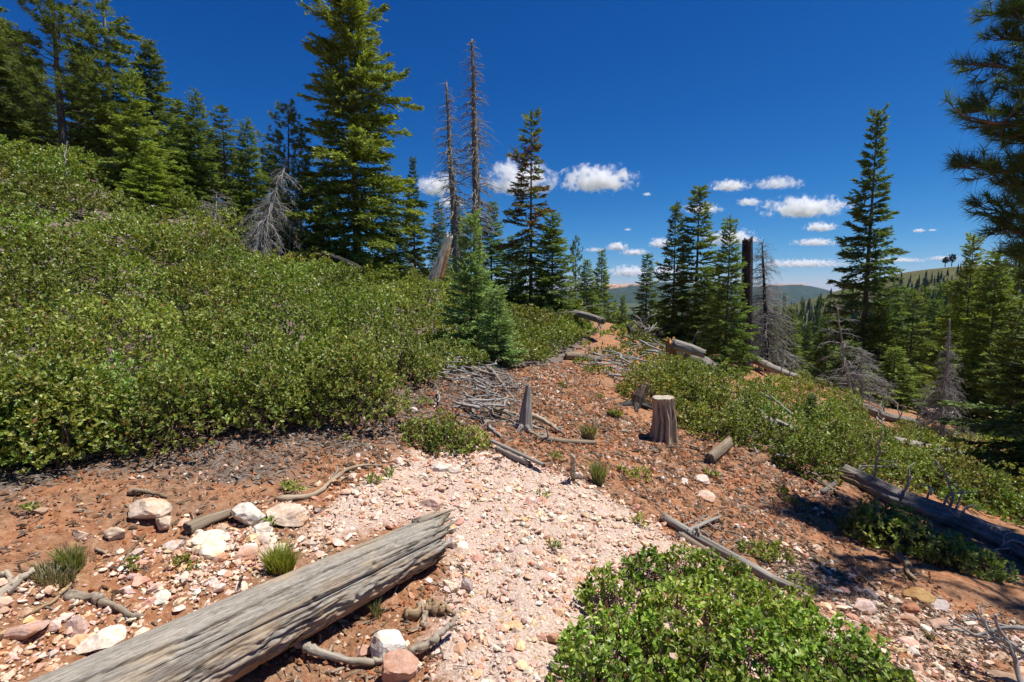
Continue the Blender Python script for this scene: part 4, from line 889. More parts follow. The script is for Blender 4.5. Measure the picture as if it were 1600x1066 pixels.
# charred broken trunk in the central clump
def charred():
    b = at(1165, 14.5); tp = P(1168, 374, 14.5); t = empty('charred_snag', b, 'charred black trunk snapped off square above the firs', 'dead tree', DG)
    f = lambda S, TH: (.148 * (1.12 - .18 * S) * (1 + .07 * fbm(np.stack([np.cos(TH) * 2.2, np.sin(TH) * 2.2, S * 3], -1), 4)) * (1 - .12 * (np.abs(np.sin(TH * 3 + 2)) < .15)), sstep(.9, 1, S) * (.18 * noise(np.stack([np.cos(TH) * 2.5, np.sin(TH) * 2.5, 0 * S], -1))))
    V, F, wc = trunk_grid([b - (0, 0, .2), .5 * (b + tp) + (.02, 0, 0), tp], f, 50, 40); MB().add(V, F, None, wc).build('trunk', M_CHAR, t)
    mb = MB()
    for k in range(9):
        z = rng.uniform(.45, .98); a = rng.uniform(0, 6.28); q = b * (1 - z) + tp * z; e = q + np.array([math.cos(a), math.sin(a), rng.uniform(-.1, .5)]) * rng.uniform(.2, .42)
        V, F, wc = tubes(np.stack([q, .5 * (q + e) + rng.normal(0, .02, 3), e]), np.array([.018, .013, .008]), 5); MB().add(V, F, None, wc).build('stub', M_CHAR, t)
charred()

# ================================================================== STUMPS AND LOGS
def over(u, v, lift):
    """point on the sight line that stands `lift` above the ground below it"""
    d = np.linspace(.8, 60, 3000); q = EYE + ray(u, v)[None] * d[:, None]; e = q[:, 2] - h(q[:, 0], q[:, 1]) - lift
    k = int(np.argmax(e < 0)); return q[k]
def depth_of(p): return p[1] * _c + (p[2] - 1.6) * _s

def big_log():
    A = over(130, 1112, .17); B = over(686, 836, .145); A = A - (B - A) * .25
    t = empty('fallen_log', .5 * (A + B) * np.array([1, 1, 0]) + np.array([0, 0, hz(*(.5 * (A + B))[:2])]), 'big weathered grey log with a splintered end lying across the pink gravel', 'log')
    Ln = np.linalg.norm(B - A)
    cr = [(1.05, .034, .030), (1.62, .030, .012), (.42, .024, .014), (-.15, .026, .014), (.78, .018, .009), (-.55, .03, .018)]
    def f(S, TH):
        TH = np.angle(np.exp(1j * (np.pi - TH)))                       # 0 faces the camera, pi/2 is the top
        r_ = (.176 - .044 * S) * np.ones_like(S)
        r_ = r_ * (1 - .14 * np.exp(-((TH - 2.0 + .1 * S) / .45) ** 2)) * (1 - .10 * np.exp(-((TH - .3) / .4) ** 2))       # weathered flats
        g = fbm(np.stack([np.cos(TH) * 4.2, np.sin(TH) * 4.2, S * Ln * .9], -1), 4); r_ = r_ + .006 * g
        fine = np.abs(noise(np.stack([np.cos(TH) * 15, np.sin(TH) * 15, S * Ln * 2.6], -1))) + .5 * np.abs(noise(np.stack([np.cos(TH) * 26, np.sin(TH) * 26, S * Ln * 7], -1))); r_ = r_ - .003 * fine
        for c0, wd, dp in cr:
            c = c0 + .16 * noise(np.stack([S * 3.1 + c0 * 7, 0 * S, 0 * S + c0], -1)) - .12 * (S - .5); dd = np.angle(np.exp(1j * (TH - c)))
            r_ = r_ - dp * np.exp(-(dd / wd) ** 2) * sstep(-.25, .25, noise(np.stack([S * 4 + c0 * 3, 0 * S, 0 * S + 9], -1)) + .25)
        rough = sstep(.15, .95, np.cos(TH + .85)); r_ = r_ - .020 * rough * np.clip(fbm(np.stack([np.cos(TH) * 6, np.sin(TH) * 6, S * Ln * 9], -1), 4) + .2, 0, 1)
        for ks, kt in ((.38, 1.28), (.62, 1.40), (.80, .95), (.56, .45), (.72, .62), (.30, .75), (.44, .05), (.66, -.1)):                        # knots
            dd = np.hypot((S - ks) * Ln, np.angle(np.exp(1j * (TH - kt))) * .16); r_ = r_ + .016 * np.exp(-(dd / .035) ** 2) - .022 * np.exp(-(dd / .014) ** 2)
        endr = sstep(.93, 1, S); r_ = r_ * (1 - .16 * endr * (1 + 1.2 * noise(np.stack([np.cos(TH) * 2.5, np.sin(TH) * 2.5, S * 6], -1))))
        E = endr * (.16 * np.exp(-((TH - 1.75) / .35) ** 2) - .05 + .10 * noise(np.stack([np.cos(TH) * 3.2, np.sin(TH) * 3.2, 0 * S + 4], -1)) + .035 * noise(np.stack([np.cos(TH) * 12, np.sin(TH) * 12, 0 * S + 2], -1)))
        return r_, E
    V, F, wc = trunk_grid([A, .5 * (A + B) + (0, 0, .012), B], f, 230, 160, (0, 0, 1), np.concatenate([np.linspace(np.pi * .28, np.pi * 1.5, 128, endpoint=False), np.linspace(np.pi * 1.5, np.pi * 2.28, 32, endpoint=False)]))
    MB().add(V, F, None, wc).build('trunk', M_LOG, t)
    # splinters standing out of the broken end and long slivers along the flank
    ax = nrm(B - A)
    for k in range(13):
        a = rng.uniform(.3, 2.8); o = -np.cross([0, 0, 1], ax) * math.cos(a) + np.array([0, 0, 1]) * math.sin(a); q = B + o * rng.uniform(.05, .135) - ax * .14; L = rng.uniform(.16, .25) + (.06 if 1.3 < a < 2.1 else 0)
        V, F, wc = tubes(np.stack([q, q + ax * L * .6, q + ax * L + rng.normal(0, .01, 3)]), np.array([.018, .013, .003]), 5); MB().add(V, F, None, wc).build('splinter', M_LOG, t)
    return t
big_log()

def log(name, label, px, rpx, mat, lift=None, k=28, nl=60, rough=.10, group=None, cat='log', taper=1.0, jag=.12, branches=0, blen=.35, bmat=None, seed=1, flat=0.0):
    """px: sight-line points along the axis (u, v); rpx: radius in photograph pixels at the first point"""
    global rng
    keep = rng; rng = np.random.default_rng(seed)
    p = [over(u, v, lift if lift is not None else rpx / FPX * 6) for u, v in px]; d0 = depth_of(p[0]); r0 = rpx / FPX * d0
    if lift is None: p = [over(u, v, r0 * .75) for u, v in px]
    c = np.mean(p, 0); t = empty(name, (c[0], c[1], hz(c[0], c[1])), label, cat, group); Ln = sum(np.linalg.norm(np.diff(p, axis=0), axis=1))
    def f(S, TH):
        q = np.stack([np.cos(TH) * 2.2, np.sin(TH) * 2.2, S * Ln * 1.1 + seed], -1)
        r_ = r0 * (1 - (1 - taper) * S) * (1 + rough * fbm(q, 4)) * (1 - rough * .9 * np.abs(noise(q * np.array([3.2, 3.2, .6]))))
        r_ = r_ * (1 - flat * np.abs(np.sin(TH + seed)))
        e = (sstep(.92, 1, S) - sstep(.08, 0, S)) * jag * noise(np.stack([np.cos(TH) * 3, np.sin(TH) * 3, S * 2 + seed], -1)); return r_, e
    V, F, wc = trunk_grid(p, f, nl, k); MB().add(V, F, None, wc + seed).build('trunk', mat, t)
    P0 = np.array(p)
    for b in range(branches):
        s_ = rng.uniform(.05, .97) * (len(p) - 1); i = min(int(s_), len(p) - 2); q = P0[i] * (1 - s_ + i) + P0[i + 1] * (s_ - i); d = nrm(P0[i + 1] - P0[i])
        o = nrm(np.cross(d, rng.normal(size=3)) + np.array([0, 0, .4])); L = blen * rng.uniform(.4, 1.2); T = np.linspace(0, 1, 7)[:, None]
        Q = q + o * r0 * .6 + o * L * T + rng.normal(0, .35, 3) * L * T ** 2 + np.array([0, 0, -.35]) * L * T ** 2; Q[1:] += np.cumsum(rng.normal(0, .04, (6, 3)), 0) * L
        Q[:, 2] = np.maximum(Q[:, 2], h(Q[:, 0], Q[:, 1]) + .01)
        mb = MB(); V, F, wc = tubes(Q, np.linspace(.011, .003, 7) * (L / .3) ** .5, 5); mb.add(V, F, None, wc)
        for e in range(2):
            j = rng.integers(2, 6); E = Q[j] + nrm(rng.normal(size=3)) * L * .35; V, F, wc = tubes(np.stack([Q[j], .5 * (Q[j] + E) + rng.normal(0, .02, 3), E]), np.array([.007, .005, .003]), 4); mb.add(V, F, None, wc)
        mb.build('branch', bmat or M_TWIG, t)
    rng = keep; return t
LOGS = 'fallen logs'
log('fallen_log', 'long bark-covered log with curling dead twigs at the right edge', [(1318, 738), (1400, 778), (1500, 815), (1620, 872), (1720, 925)], 14, M_OLDBARK, .07, 40, 150, .22, LOGS, taper=1.15, branches=26, blen=.5, seed=3)
log('fallen_log', 'jagged grey log with splintered roots below the tall spruce', [(1330, 632), (1380, 650), (1440, 662)], 9, M_OLDBARK, .1, 24, 60, .3, LOGS, taper=.6, branches=14, blen=.8, seed=4)
log('fallen_log', 'pale straight log lying in the low manzanita behind the dark bushes', [(1395, 690), (1480, 708), (1560, 728), (1640, 745)], 9, M_GREY, .2, 20, 50, .15, LOGS, taper=.9, branches=5, blen=.4, seed=5)
log('fallen_log', 'thick mossy log running down from the rotten orange stump', [(1046, 545), (1080, 560), (1112, 578)], 13, M_OLDBARK, None, 26, 50, .2, LOGS, taper=.9, branches=5, blen=.5, seed=6)
log('fallen_log', 'short pale peeling log lying on top of the mossy log', [(1052, 538), (1080, 546), (1100, 553)], 9, M_GREY, .62, 24, 40, .22, LOGS, taper=.8, seed=7)
log('fallen_log', 'thin grey log behind the bright pointed fir', [(1180, 562), (1205, 575), (1245, 590)], 7, M_GREY, .3, 18, 40, .2, LOGS, taper=.6, branches=9, blen=.8, seed=8)
log('fallen_log', 'brown log at the edge of the thicket below the red trail', [(884, 556), (910, 557), (938, 563)], 6.5, M_BROWN, None, 22, 40, .12, LOGS, taper=.7, branches=4, blen=.5, seed=9)
log('fallen_log', 'short dark log at the crest of the red trail', [(897, 489), (918, 494), (943, 502)], 5, M_OLDBARK, .5, 18, 40, .2, LOGS, taper=.7, branches=5, blen=.6, seed=10)
log('broken_log', 'short split brown log tilted on the red slope right of the sawn stump', [(1108, 718), (1130, 700), (1150, 682)], 11, M_BROWN, None, 26, 40, .14, LOGS, taper=1.05, jag=.03, seed=11, flat=.25)
log('fallen_log', 'slim brown log lying below the small pointed stump', [(838, 684), (880, 690), (930, 692)], 5, M_BROWN, None, 18, 40, .15, LOGS, taper=.8, branches=2, blen=.25, seed=12)
log('plank', 'upper of two dark grey weathered planks at the top of the gravel', [(768, 689), (805, 706), (850, 727)], 5.2, M_GREY, .07, 14, 40, .1, 'weathered planks', 'plank', taper=.9, jag=.04, seed=13, flat=.45)
log('plank', 'lower shorter of two dark grey weathered planks at the top of the gravel', [(775, 701), (800, 713), (828, 725)], 5.5, M_GREY, .035, 14, 40, .1, 'weathered planks', 'plank', taper=.8, jag=.04, seed=14, flat=.5)
log('plank', 'short brown chunk of wood with a knot hole among the white rocks', [(293, 826), (325, 812), (362, 800)], 11, M_BROWN, .045, 16, 40, .1, 'weathered planks', 'plank', taper=.7, jag=.04, seed=15, flat=.35)
log('plank', 'silver split board lying beside the right bushes below the red slope', [(1072, 694), (1090, 700)], 3, M_GREY, .03, 12, 20, .15, 'weathered planks', 'plank', taper=.6, seed=16, flat=.4)
DW = 'driftwood along the right edge of the gravel'
log('driftwood', 'long splintered grey driftwood log behind the big bright bush', [(1035, 808), (1085, 838), (1140, 868), (1205, 905), (1240, 920)], 9, M_GREY, .04, 20, 90, .35, DW, 'driftwood', taper=.8, jag=.15, branches=6, blen=.25, bmat=M_GREY, seed=17, flat=.3)
log('driftwood', 'brown peeling strip beside the splintered grey driftwood log', [(1060, 834), (1120, 872), (1215, 925)], 6, M_BROWN, .02, 16, 70, .3, DW, 'driftwood', taper=.7, jag=.1, seed=18, flat=.4)
log('driftwood', 'forked silver driftwood limb above the splintered log', [(1075, 830), (1105, 815), (1130, 806)], 4, M_GREY, .05, 14, 40, .2, DW, 'driftwood', taper=.5, branches=4, blen=.2, bmat=M_GREY, seed=19)
log('fallen_log', 'charred log half hidden under the biggest fir', [(505, 398), (540, 410), (565, 422)], 6, M_CHAR, .7, 18, 40, .2, LOGS, taper=.8, seed=20)
log('fallen_log', 'grey fallen log at the foot of the dark fir beyond the low manzanita', [(1272, 592), (1300, 600)], 3, M_GREY, .2, 14, 30, .2, LOGS, taper=.8, seed=21)
log('fallen_log', 'thin dark log leaning over the pink track', [(1420, 622), (1436, 634), (1450, 648)], 4, M_CHAR, .15, 14, 30, .2, LOGS, taper=.8, seed=22)
log('fallen_log', 'pale twisted log in the manzanita right of the sawn stump', [(1190, 655), (1215, 660), (1240, 672)], 6, M_GREY, .35, 16, 40, .3, LOGS, taper=.7, branches=5, blen=.4, seed=23)

def sawn_stump():
    b = G(1036, 686); d = depth_of(b); hh = 66 / FPX * d; r0 = 17.5 / FPX * d
    t = empty('sawn_stump', b, 'sawn grey stump with deep vertical furrows on the red slope', 'stump')
    def f(S, TH):
        q = np.stack([np.cos(TH) * 2.4, np.sin(TH) * 2.4, S * .35], -1); fl = np.exp(-S * 4.5)
        gr = np.clip(noise(q * np.array([1.6, 1.6, .6]) + 3.0), -1, 1); lob = np.abs(np.sin(TH * 3.5 + .7 + .5 * np.sin(TH)))
        r_ = r0 * (.98 + .62 * fl * (.5 + lob)) * (1 - .13 * (1 - lob) ** 2) + .014 * gr - .05 * r0 * np.abs(noise(np.stack([np.cos(TH) * 9, np.sin(TH) * 9, S * .8], -1)))
        for c, dp in ((-2.35, .55), (-1.85, .3), (-1.35, .22), (-.95, .34), (-.5, .2), (2.9, .2), (.4, .2)):
            r_ = r_ - dp * r0 * np.exp(-(np.angle(np.exp(1j * (TH - c - .08 * np.sin(S * 5)))) / .10) ** 2) * sstep(1.0, .82, S)
        return r_, sstep(.96, 1, S) * .012 * noise(np.stack([np.cos(TH) * 4, np.sin(TH) * 4, 0 * S], -1))
    V, F, wc = trunk_grid([b - (0, 0, .16), b + (.01, 0, hh * .5), b + (-.015, 0, hh)], f, 70, 110, (0, 1, 0))
    MB().add(V, F, (1.42, 1.24, 1.02), wc).build('trunk', M_GREY, t)
    n = 48; rr = r0 * .955; mb = MB(); 
    th = np.arange(n) / n * 2 * np.pi; V = [b + (-.015, 0, hh + .014)]; F = []
    for j, s_ in enumerate((.35, .7, .93)):
        for a in th: V.append(b + np.array([-.015 + math.cos(a) * rr * s_, math.sin(a) * rr * s_, hh + .010 + .006 * math.sin(a * 3) - (.012 if s_ > .9 else 0)]))
    for a in range(n):
        F.append((0, 1 + a, 1 + (a + 1) % n))
        for j in range(2):
            o = 1 + j * n; F += [(o + a, o + n + a, o + n + (a + 1) % n), (o + a, o + n + (a + 1) % n, o + (a + 1) % n)]
    mb.add(np.array(V), np.array(F), (1.45, 1.36, 1.22)); mb.build('cut_face', M_GREY, t)
sawn_stump()
def rough_stump(name, label, base_px, top_px, rpx, mat, taper, seed, spike=.3, roots=5, k=60, extra=None, lobes=3, tone=(1, 1, 1)):
    b = G(*base_px); d = depth_of(b); tp = P(top_px[0], top_px[1], d); r0 = rpx / FPX * d; L = np.linalg.norm(tp - b)
    t = empty(name, b, label, 'stump')
    def f(S, TH):
        q = np.stack([np.cos(TH) * 2.6, np.sin(TH) * 2.6, S * L * 2 + seed], -1)
        r_ = r0 * (1 - (1 - taper) * S) * (1 + .35 * np.exp(-S * 7) * (.6 + np.abs(np.sin(TH * lobes)))) * (1 + .12 * fbm(q, 3)) - .10 * r0 * np.abs(noise(np.stack([np.cos(TH) * 8, np.sin(TH) * 8, S * L * 1.2], -1)))
        return r_, sstep(.75, 1, S) * spike * L * noise(np.stack([np.cos(TH) * 2.2, np.sin(TH) * 2.2, 0 * S + seed], -1))
    V, F, wc = trunk_grid([b - (0, 0, .12), .5 * (b + tp), tp], f, 60, k); MB().add(V, F, tone, wc + seed).build('trunk', mat, t)
    for i in range(roots):
        a = i / roots * 6.28 + rng.uniform(-.4, .4); Lr = r0 * rng.uniform(1.4, 2.6); T = np.linspace(0, 1, 6)[:, None]
        Q = b + np.array([math.cos(a), math.sin(a), 0]) * (r0 * .6 + Lr * T) + np.array([0, 0, .12 * L]) * (1 - T) ** 2; Q[:, 2] = np.maximum(Q[:, 2], h(Q[:, 0], Q[:, 1]) - .02 + .03 * (1 - T[:, 0]))
        V, F, wc = tubes(Q, np.linspace(r0 * .3, r0 * .07, 6), 7); MB().add(V, F, None, wc).build('root', mat, t)
    if extra: extra(t, b, tp, r0, L)
    return t
rough_stump('pointed_stump', 'small pointed grey stump beside the brush pile', (819, 672), (826, 602), 13, M_GREY, .30, 5, .12, 6)
def heart(t, b, tp, r0, L):
    f = lambda S, TH: (r0 * .34 * (1 - .5 * S) * (1 + .2 * fbm(np.stack([np.cos(TH) * 3, np.sin(TH) * 3, S * 2], -1), 3)), sstep(.7, 1, S) * .3 * noise(np.stack([np.cos(TH) * 4, np.sin(TH) * 4, 0 * S], -1)))
    o = np.array([.62, -.30, 0]) * r0
    V, F, wc = trunk_grid([b * .62 + tp * .38 + o, b * .3 + tp * .7 + o * .8, b * .1 + tp * .9 + o * .45], f, 30, 24); MB().add(V, F, None, wc).build('rotten_heartwood', M_RUST, t)
rough_stump('leaning_snag', 'leaning broken grey trunk with an orange rotten split in the thicket', (667, 476), (702, 370), 14, M_GREY, .42, 8, .14, 0, extra=heart, tone=(1.45, 1.42, 1.36))
rough_stump('rotten_stump', 'rotten orange stump at the head of the mossy log', (1050, 582), (1047, 532), 10, M_RUST, .75, 9, .3, 4)
rough_stump('dark_root_stump', 'dark uprooted stump half buried left of the wide manzanita clump', (994, 634), (1006, 606), 14, M_CHAR, .5, 12, 1.1, 12, lobes=5, tone=(2.2, 1.8, 1.5))
rough_stump('old_trunk', 'thick grey-brown trunk standing between the olive pine and the biggest fir', (500, 405), (500, 318), 7, M_BARK, .95, 13, .05, 0)
rough_stump('broken_post', 'low broken stump at the crest of the red trail', (921, 520), (919, 500), 6, M_BROWN, .8, 14, .3, 3)

# ================================================================== STICKS AND BRUSH
def stick(name, label, px, rpx, mat, group=None, cat='stick', lift=.01, k=7, taper=.6, wig=.02, fork=0, parent=None, seed=0):
    pts = [over(q[0], q[1], q[2] if len(q) > 2 else lift) for q in px]; d = depth_of(pts[0]); r0 = rpx / FPX * d; P0 = np.array(pts)
    n = 30; s_ = np.linspace(0, len(pts) - 1, n); Q = np.stack([np.interp(s_, np.arange(len(pts)), P0[:, i]) for i in range(3)], -1)
    for _ in range(3): Q[1:-1] = (Q[:-2] + 2 * Q[1:-1] + Q[2:]) / 4
    kink = np.cumsum(rng.normal(0, 1, (n, 3)) * (rng.random((n, 1)) < .35), 0); kink -= kink[0] + (kink[-1] - kink[0]) * np.linspace(0, 1, n)[:, None]; Q += kink * r0 * .32 * np.array([1, 1, .35])
    Q[:, 2] += r0 * .8; k = 9; sh = rng.uniform(0, 90)
    rr = r0 * np.linspace(1, taper * .8, n) * (1 + .14 * rng.normal(size=n)) * (1 + .5 * (rng.random(n) < .07)); rr[0] *= .75; rr[-1] *= .55
    V, F, wc = tubes(Q, rr, k); ctr = np.repeat(Q, k, 0); th_ = np.tile(np.arange(k) / k * 6.2832, n)
    V = ctr + (V - ctr) * (1 + .30 * noise(np.stack([np.cos(th_) * 1.7, np.sin(th_) * 1.7, np.repeat(np.arange(n), k) * .22 + sh], -1)))[:, None]
    tintc = np.array([1.0, .95, .88]) * rng.uniform(.75, 1.2) * np.array([1.1, 1, .88]) ** rng.uniform(-.3, 1.4)
    mb = MB().add(V, F, tintc, wc)
    for i in range(fork):
        j = rng.integers(4, n - 2); d_ = nrm(nrm(Q[j] - Q[j - 3]) + rng.normal(0, .7, 3)); E = Q[j] + d_ * np.linalg.norm(Q[-1] - Q[0]) * rng.uniform(.12, .3); E[2] = max(E[2], hz(E[0], E[1]) + .01)
        V, F, wc = tubes(np.stack([Q[j], .5 * (Q[j] + E) + rng.normal(0, .012, 3), E]), np.array([.6, .45, .25]) * r0, 5); mb.add(V, F, None, wc)
    c = Q.mean(0); o = mb.build(name, mat, origin=np.array([c[0], c[1], hz(c[0], c[1])])); return tag(o, label, cat, group)
SG = 'fallen sticks'
stick('stick', 'crooked grey stick reaching from the log to the wedge rock', [(460, 1008, .05), (490, 1022, .03), (540, 1034, .02), (585, 1040, .02), (598, 1036, .02)], 6, M_GREY, SG, taper=.9)
stick('stick', 'tapered grey stick propped beside the wedge rock', [(640, 1026, .03), (672, 1008, .05), (700, 985, .07), (714, 968, .08)], 7.5, M_GREY, SG, taper=.5)
stick('branch', 'long curved dark branch along the upper left edge of the gravel', [(430, 782), (480, 782), (505, 768), (520, 752), (545, 735), (575, 729), (598, 730)], 4.5, M_GREY, SG, fork=2)
stick('branch', 'pale bare branch lying left of the big log', [(102, 936), (140, 938), (175, 945), (205, 962), (222, 968)], 6.5, M_GREY, SG, fork=1)
stick('root', 'dark gnarled root at the left edge', [(-20, 950), (10, 928), (30, 912), (52, 893)], 8, M_GREY, SG, fork=1)
stick('root', 'curled grey root at the left edge above the gnarled root', [(-10, 905), (8, 900), (15, 912), (12, 925)], 5, M_GREY, SG)
stick('stick', 'thin brown stick along the red slope left of the log', [(30, 968), (80, 945), (120, 905), (160, 890)], 3.5, M_BROWN, SG, fork=2)
stick('stick', 'short pale stick in the red earth above the grass tuft', [(150, 858), (165, 866), (182, 870)], 2.6, M_GREY, SG)
stick('stick', 'flat brown stick behind the pink-topped rock', [(200, 772), (230, 772), (262, 780)], 4.5, M_BROWN, SG)
stick('stick', 'dark brown stick leaning among the stones below the white rocks', [(190, 885), (215, 852), (228, 836)], 3.2, M_BROWN, SG)
stick('stick', 'grey peg of wood standing on the gravel by the grass tuft', [(894, 750, .0), (894, 735, .11), (893, 714, .26)], 4.5, M_GREY, SG, taper=.9)
stick('stick', 'thin upright grey peg by the bright grass tuft near the log', [(379, 924, 0), (380, 900, .09)], 3.0, M_GREY, SG)
stick('branch', 'dry curved branch on the shaded gully floor', [(1402, 868), (1416, 884), (1420, 900), (1432, 912)], 5, M_BROWN, SG)
stick('branch', 'thin twig across the shaded gully', [(1350, 905), (1372, 925), (1400, 940)], 2, M_BROWN, SG)
stick('branch', 'forked dead branch beside the end of the bark log', [(1283, 772), (1300, 762), (1310, 745), (1318, 740)], 4, M_GREY, SG, fork=3)
stick('branch', 'brown branch pile end below the dark mound', [(1275, 750), (1300, 768), (1325, 790)], 4, M_BROWN, SG, fork=3)
stick('stick', 'weathered chunk of bark below the end of the big log', [(640, 965), (665, 958), (690, 962)], 9, M_BROWN, SG, taper=.8)
stick('stick', 'curved bark strip right of the weathered chunk', [(668, 945), (690, 950), (712, 962)], 6, M_BROWN, SG)
stick('stick', 'dark twist of bark above the white rock', [(655, 948), (662, 965), (664, 985)], 6, M_GREY, SG)
BG_ = 'limbs of the brush pile'
for lab, px, r_ in (('thick grey limb at the top of the brush pile', [(714, 568, .12), (745, 580, .1), (775, 592, .06)], 4.5), ('pale forked limb at the upper right of the brush pile', [(760, 575, .15), (775, 590, .12), (790, 605, .08)], 3.2), ('curved limb in the left of the brush pile', [(710, 602), (722, 592), (745, 588), (772, 600)], 3),
                   ('long limb crossing the middle of the brush pile', [(768, 640, .08), (785, 645, .1), (805, 650, .08), (818, 660, .05)], 4), ('limb running out right of the small pointed stump', [(828, 650, .1), (850, 660, .08), (865, 668, .05), (878, 680, .02)], 4), ('twisted limb at the foot of the brush pile', [(738, 640), (742, 655), (760, 664), (772, 662)], 4), ('thin pale limb in the heart of the brush pile', [(770, 635, .1), (790, 630, .1), (805, 640, .05)], 2.5), ('low limb behind the small pointed stump', [(825, 675, .03), (840, 682), (860, 684)], 3)):
    stick('limb', lab, px, r_, M_GREY, BG_, fork=3)
def brush_pile(name, label, poly_px, n, L, rad, mat, hi=.12, cat='brush pile'):
    poly = wpoly(poly_px); p = poly_points(poly, n, .05, .05)[:n]; n = len(p); a = rng.normal(-.5, 1.2, n); l_ = rng.uniform(.35, 1.1, n) * L; T = np.linspace(-.5, .5, 6)
    d = np.stack([np.cos(a), np.sin(a)], -1); xy = p[:, None] + d[:, None] * (l_[:, None] * T)[..., None]; xy += np.cumsum(rng.normal(0, .075, xy.shape), 1) * l_[:, None, None]
    z = h(xy[..., 0], xy[..., 1]) + rng.uniform(.01, hi, n)[:, None] + rng.normal(0, .12, n)[:, None] * l_[:, None] * T
    z = np.maximum(z, h(xy[..., 0], xy[..., 1]) + .006)
    V, F, wc = tubes(np.concatenate([xy, z[..., None]], -1), rad * np.exp(rng.normal(-.15, .55, n))[:, None] * np.linspace(1, .5, 6)[None], 4); o = MB().add(V, F, None, wc).build(name, mat)
    return tag(o, label, cat, None, 'stuff')
brush_pile('brush_pile', 'heap of bleached sticks between the thicket and the small pointed stump', [(705, 570), (760, 575), (815, 615), (820, 660), (780, 690), (735, 660), (700, 610)], 260, .55, .009, M_TWIG, .2)
brush_pile('dead_twigs', 'grey dead twigs around the dark uprooted stump', [(920, 575), (960, 560), (1040, 565), (1045, 590), (990, 610), (930, 600)], 190, .8, .014, M_TWIG, .4)
brush_pile('dead_twigs', 'dead branches in the shade between the right bushes', [(1185, 675), (1240, 670), (1255, 700), (1240, 740), (1190, 725)], 200, .5, .008, M_TWIG, .18)
brush_pile('dead_twigs', 'dead twigs at the end of the bark log', [(1260, 740), (1320, 745), (1340, 775), (1300, 800), (1270, 780)], 90, .4, .006, M_BROWN, .12)
brush_pile('dead_twigs', 'dead twigs under the front of the thicket', [(20, 720), (120, 690), (270, 640), (400, 640), (520, 635), (500, 660), (300, 700), (100, 740)], 210, .38, .0035, M_STEM, .26)
brush_pile('dead_twigs', 'dead twigs behind the bark log at the right edge', [(1440, 770), (1560, 800), (1660, 850), (1640, 800), (1500, 760)], 140, .5, .007, M_TWIG, .3)
# the bare branches in the bottom right corner and the upright tangles
def dry_branch(name, label, stems, r_, mat, sub=6, seed=2, cat='branch', lift0=0.0):
    global rng
    keep = rng; rng = np.random.default_rng(seed); mb = MB()
    c = None
    for st in stems:
        Pq = np.array([P(*q) for q in st]); n = 12; s_ = np.linspace(0, len(st) - 1, n); Q = np.stack([np.interp(s_, np.arange(len(st)), Pq[:, i]) for i in range(3)], -1); Q[1:] += np.cumsum(rng.normal(0, .006, (n - 1, 3)), 0)
        if c is None: c = Pq[0]
        V, F, wc = tubes(Q, np.linspace(r_, r_ * .45, n), 6); mb.add(V, F, None, wc); Lq = np.linalg.norm(Q[-1] - Q[0])
        for k in range(sub):
            j = rng.integers(2, n - 1); d_ = nrm(nrm(Q[j] - Q[j - 1]) + rng.normal(0, .75, 3)); E = Q[j] + d_ * Lq * rng.uniform(.15, .45); M_ = .5 * (Q[j] + E) + rng.normal(0, .04, 3) * Lq
            V, F, wc = tubes(np.stack([Q[j], M_, E]), np.array([.5, .38, .22]) * r_, 4); mb.add(V, F, None, wc)
            E2 = M_ + nrm(d_ + rng.normal(0, .8, 3)) * Lq * .15; V, F, wc = tubes(np.stack([M_, .5 * (M_ + E2), E2]), np.array([.35, .28, .18]) * r_, 4); mb.add(V, F, None, wc)
    o = mb.build(name, mat, origin=c); rng = keep; return tag(o, label, cat)
dry_branch('dry_branch', 'bare bleached forked branch in the bottom right corner', [[(1640, 985, 2.5), (1580, 985, 2.55), (1530, 1000, 2.6), (1480, 985, 2.65)], [(1620, 1030, 2.45), (1575, 1000, 2.5), (1545, 985, 2.5), (1510, 950, 2.55)], [(1600, 1085, 2.4), (1585, 1030, 2.45), (1560, 990, 2.5), (1540, 955, 2.5)]], .013, M_TWIG, 4, 2)
dry_branch('dead_tangle', 'tangle of bare dead branches standing left of the rotten orange stump', [[(1030, 585, 13), (1015, 560, 13), (1010, 530, 13), (990, 500, 13)], [(1020, 590, 12.8), (1000, 545, 12.8), (1005, 515, 12.8)], [(1000, 560, 13), (985, 545, 13), (985, 520, 13)], [(1040, 585, 12.7), (1025, 560, 12.7), (1040, 540, 12.6)], [(1060, 560, 12.5), (1020, 565, 12.6), (985, 580, 12.7)]], .045, M_TWIG, 12, 4, 'dead branches')
dry_branch('root_wad', 'dark upturned root wad at the crest right of the red trail', [[(1000, 545, 14), (1000, 525, 14), (1010, 505, 14)], [(995, 545, 14), (985, 525, 14), (980, 508, 14)], [(1005, 545, 14), (1020, 525, 14), (1030, 520, 14)]], .09, M_CHAR, 8, 5, 'root wad')
dry_branch('dead_branch', 'bent bleached branch rising from the manzanita right of the sawn stump', [[(1240, 650, 8), (1228, 640, 8), (1215, 628, 8), (1192, 615, 8)]], .03, M_TWIG, 2, 6)
dry_branch('dead_branch', 'forked bleached branch by the thin grey log', [[(1236, 586, 15), (1240, 570, 15), (1244, 556, 15), (1232, 553, 15)]], .03, M_TWIG, 2, 7)
dry_branch('dead_branch', 'bare twig rising above the bark log at the right edge', [[(1490, 800, 5.2), (1498, 785, 5.2), (1502, 765, 5.2)]], .012, M_TWIG, 2, 8)
dry_branch('dead_branch', 'dry branch over the shaded bushes at the far right', [[(1600, 735, 8), (1570, 715, 8), (1552, 703, 8)]], .03, M_BROWN, 3, 9)
dry_branch('dead_branch', 'dry branch leaning below the bleached boughs', [[(1390, 680, 11), (1378, 660, 11), (1370, 650, 11.5)]], .035, M_TWIG, 3, 10)

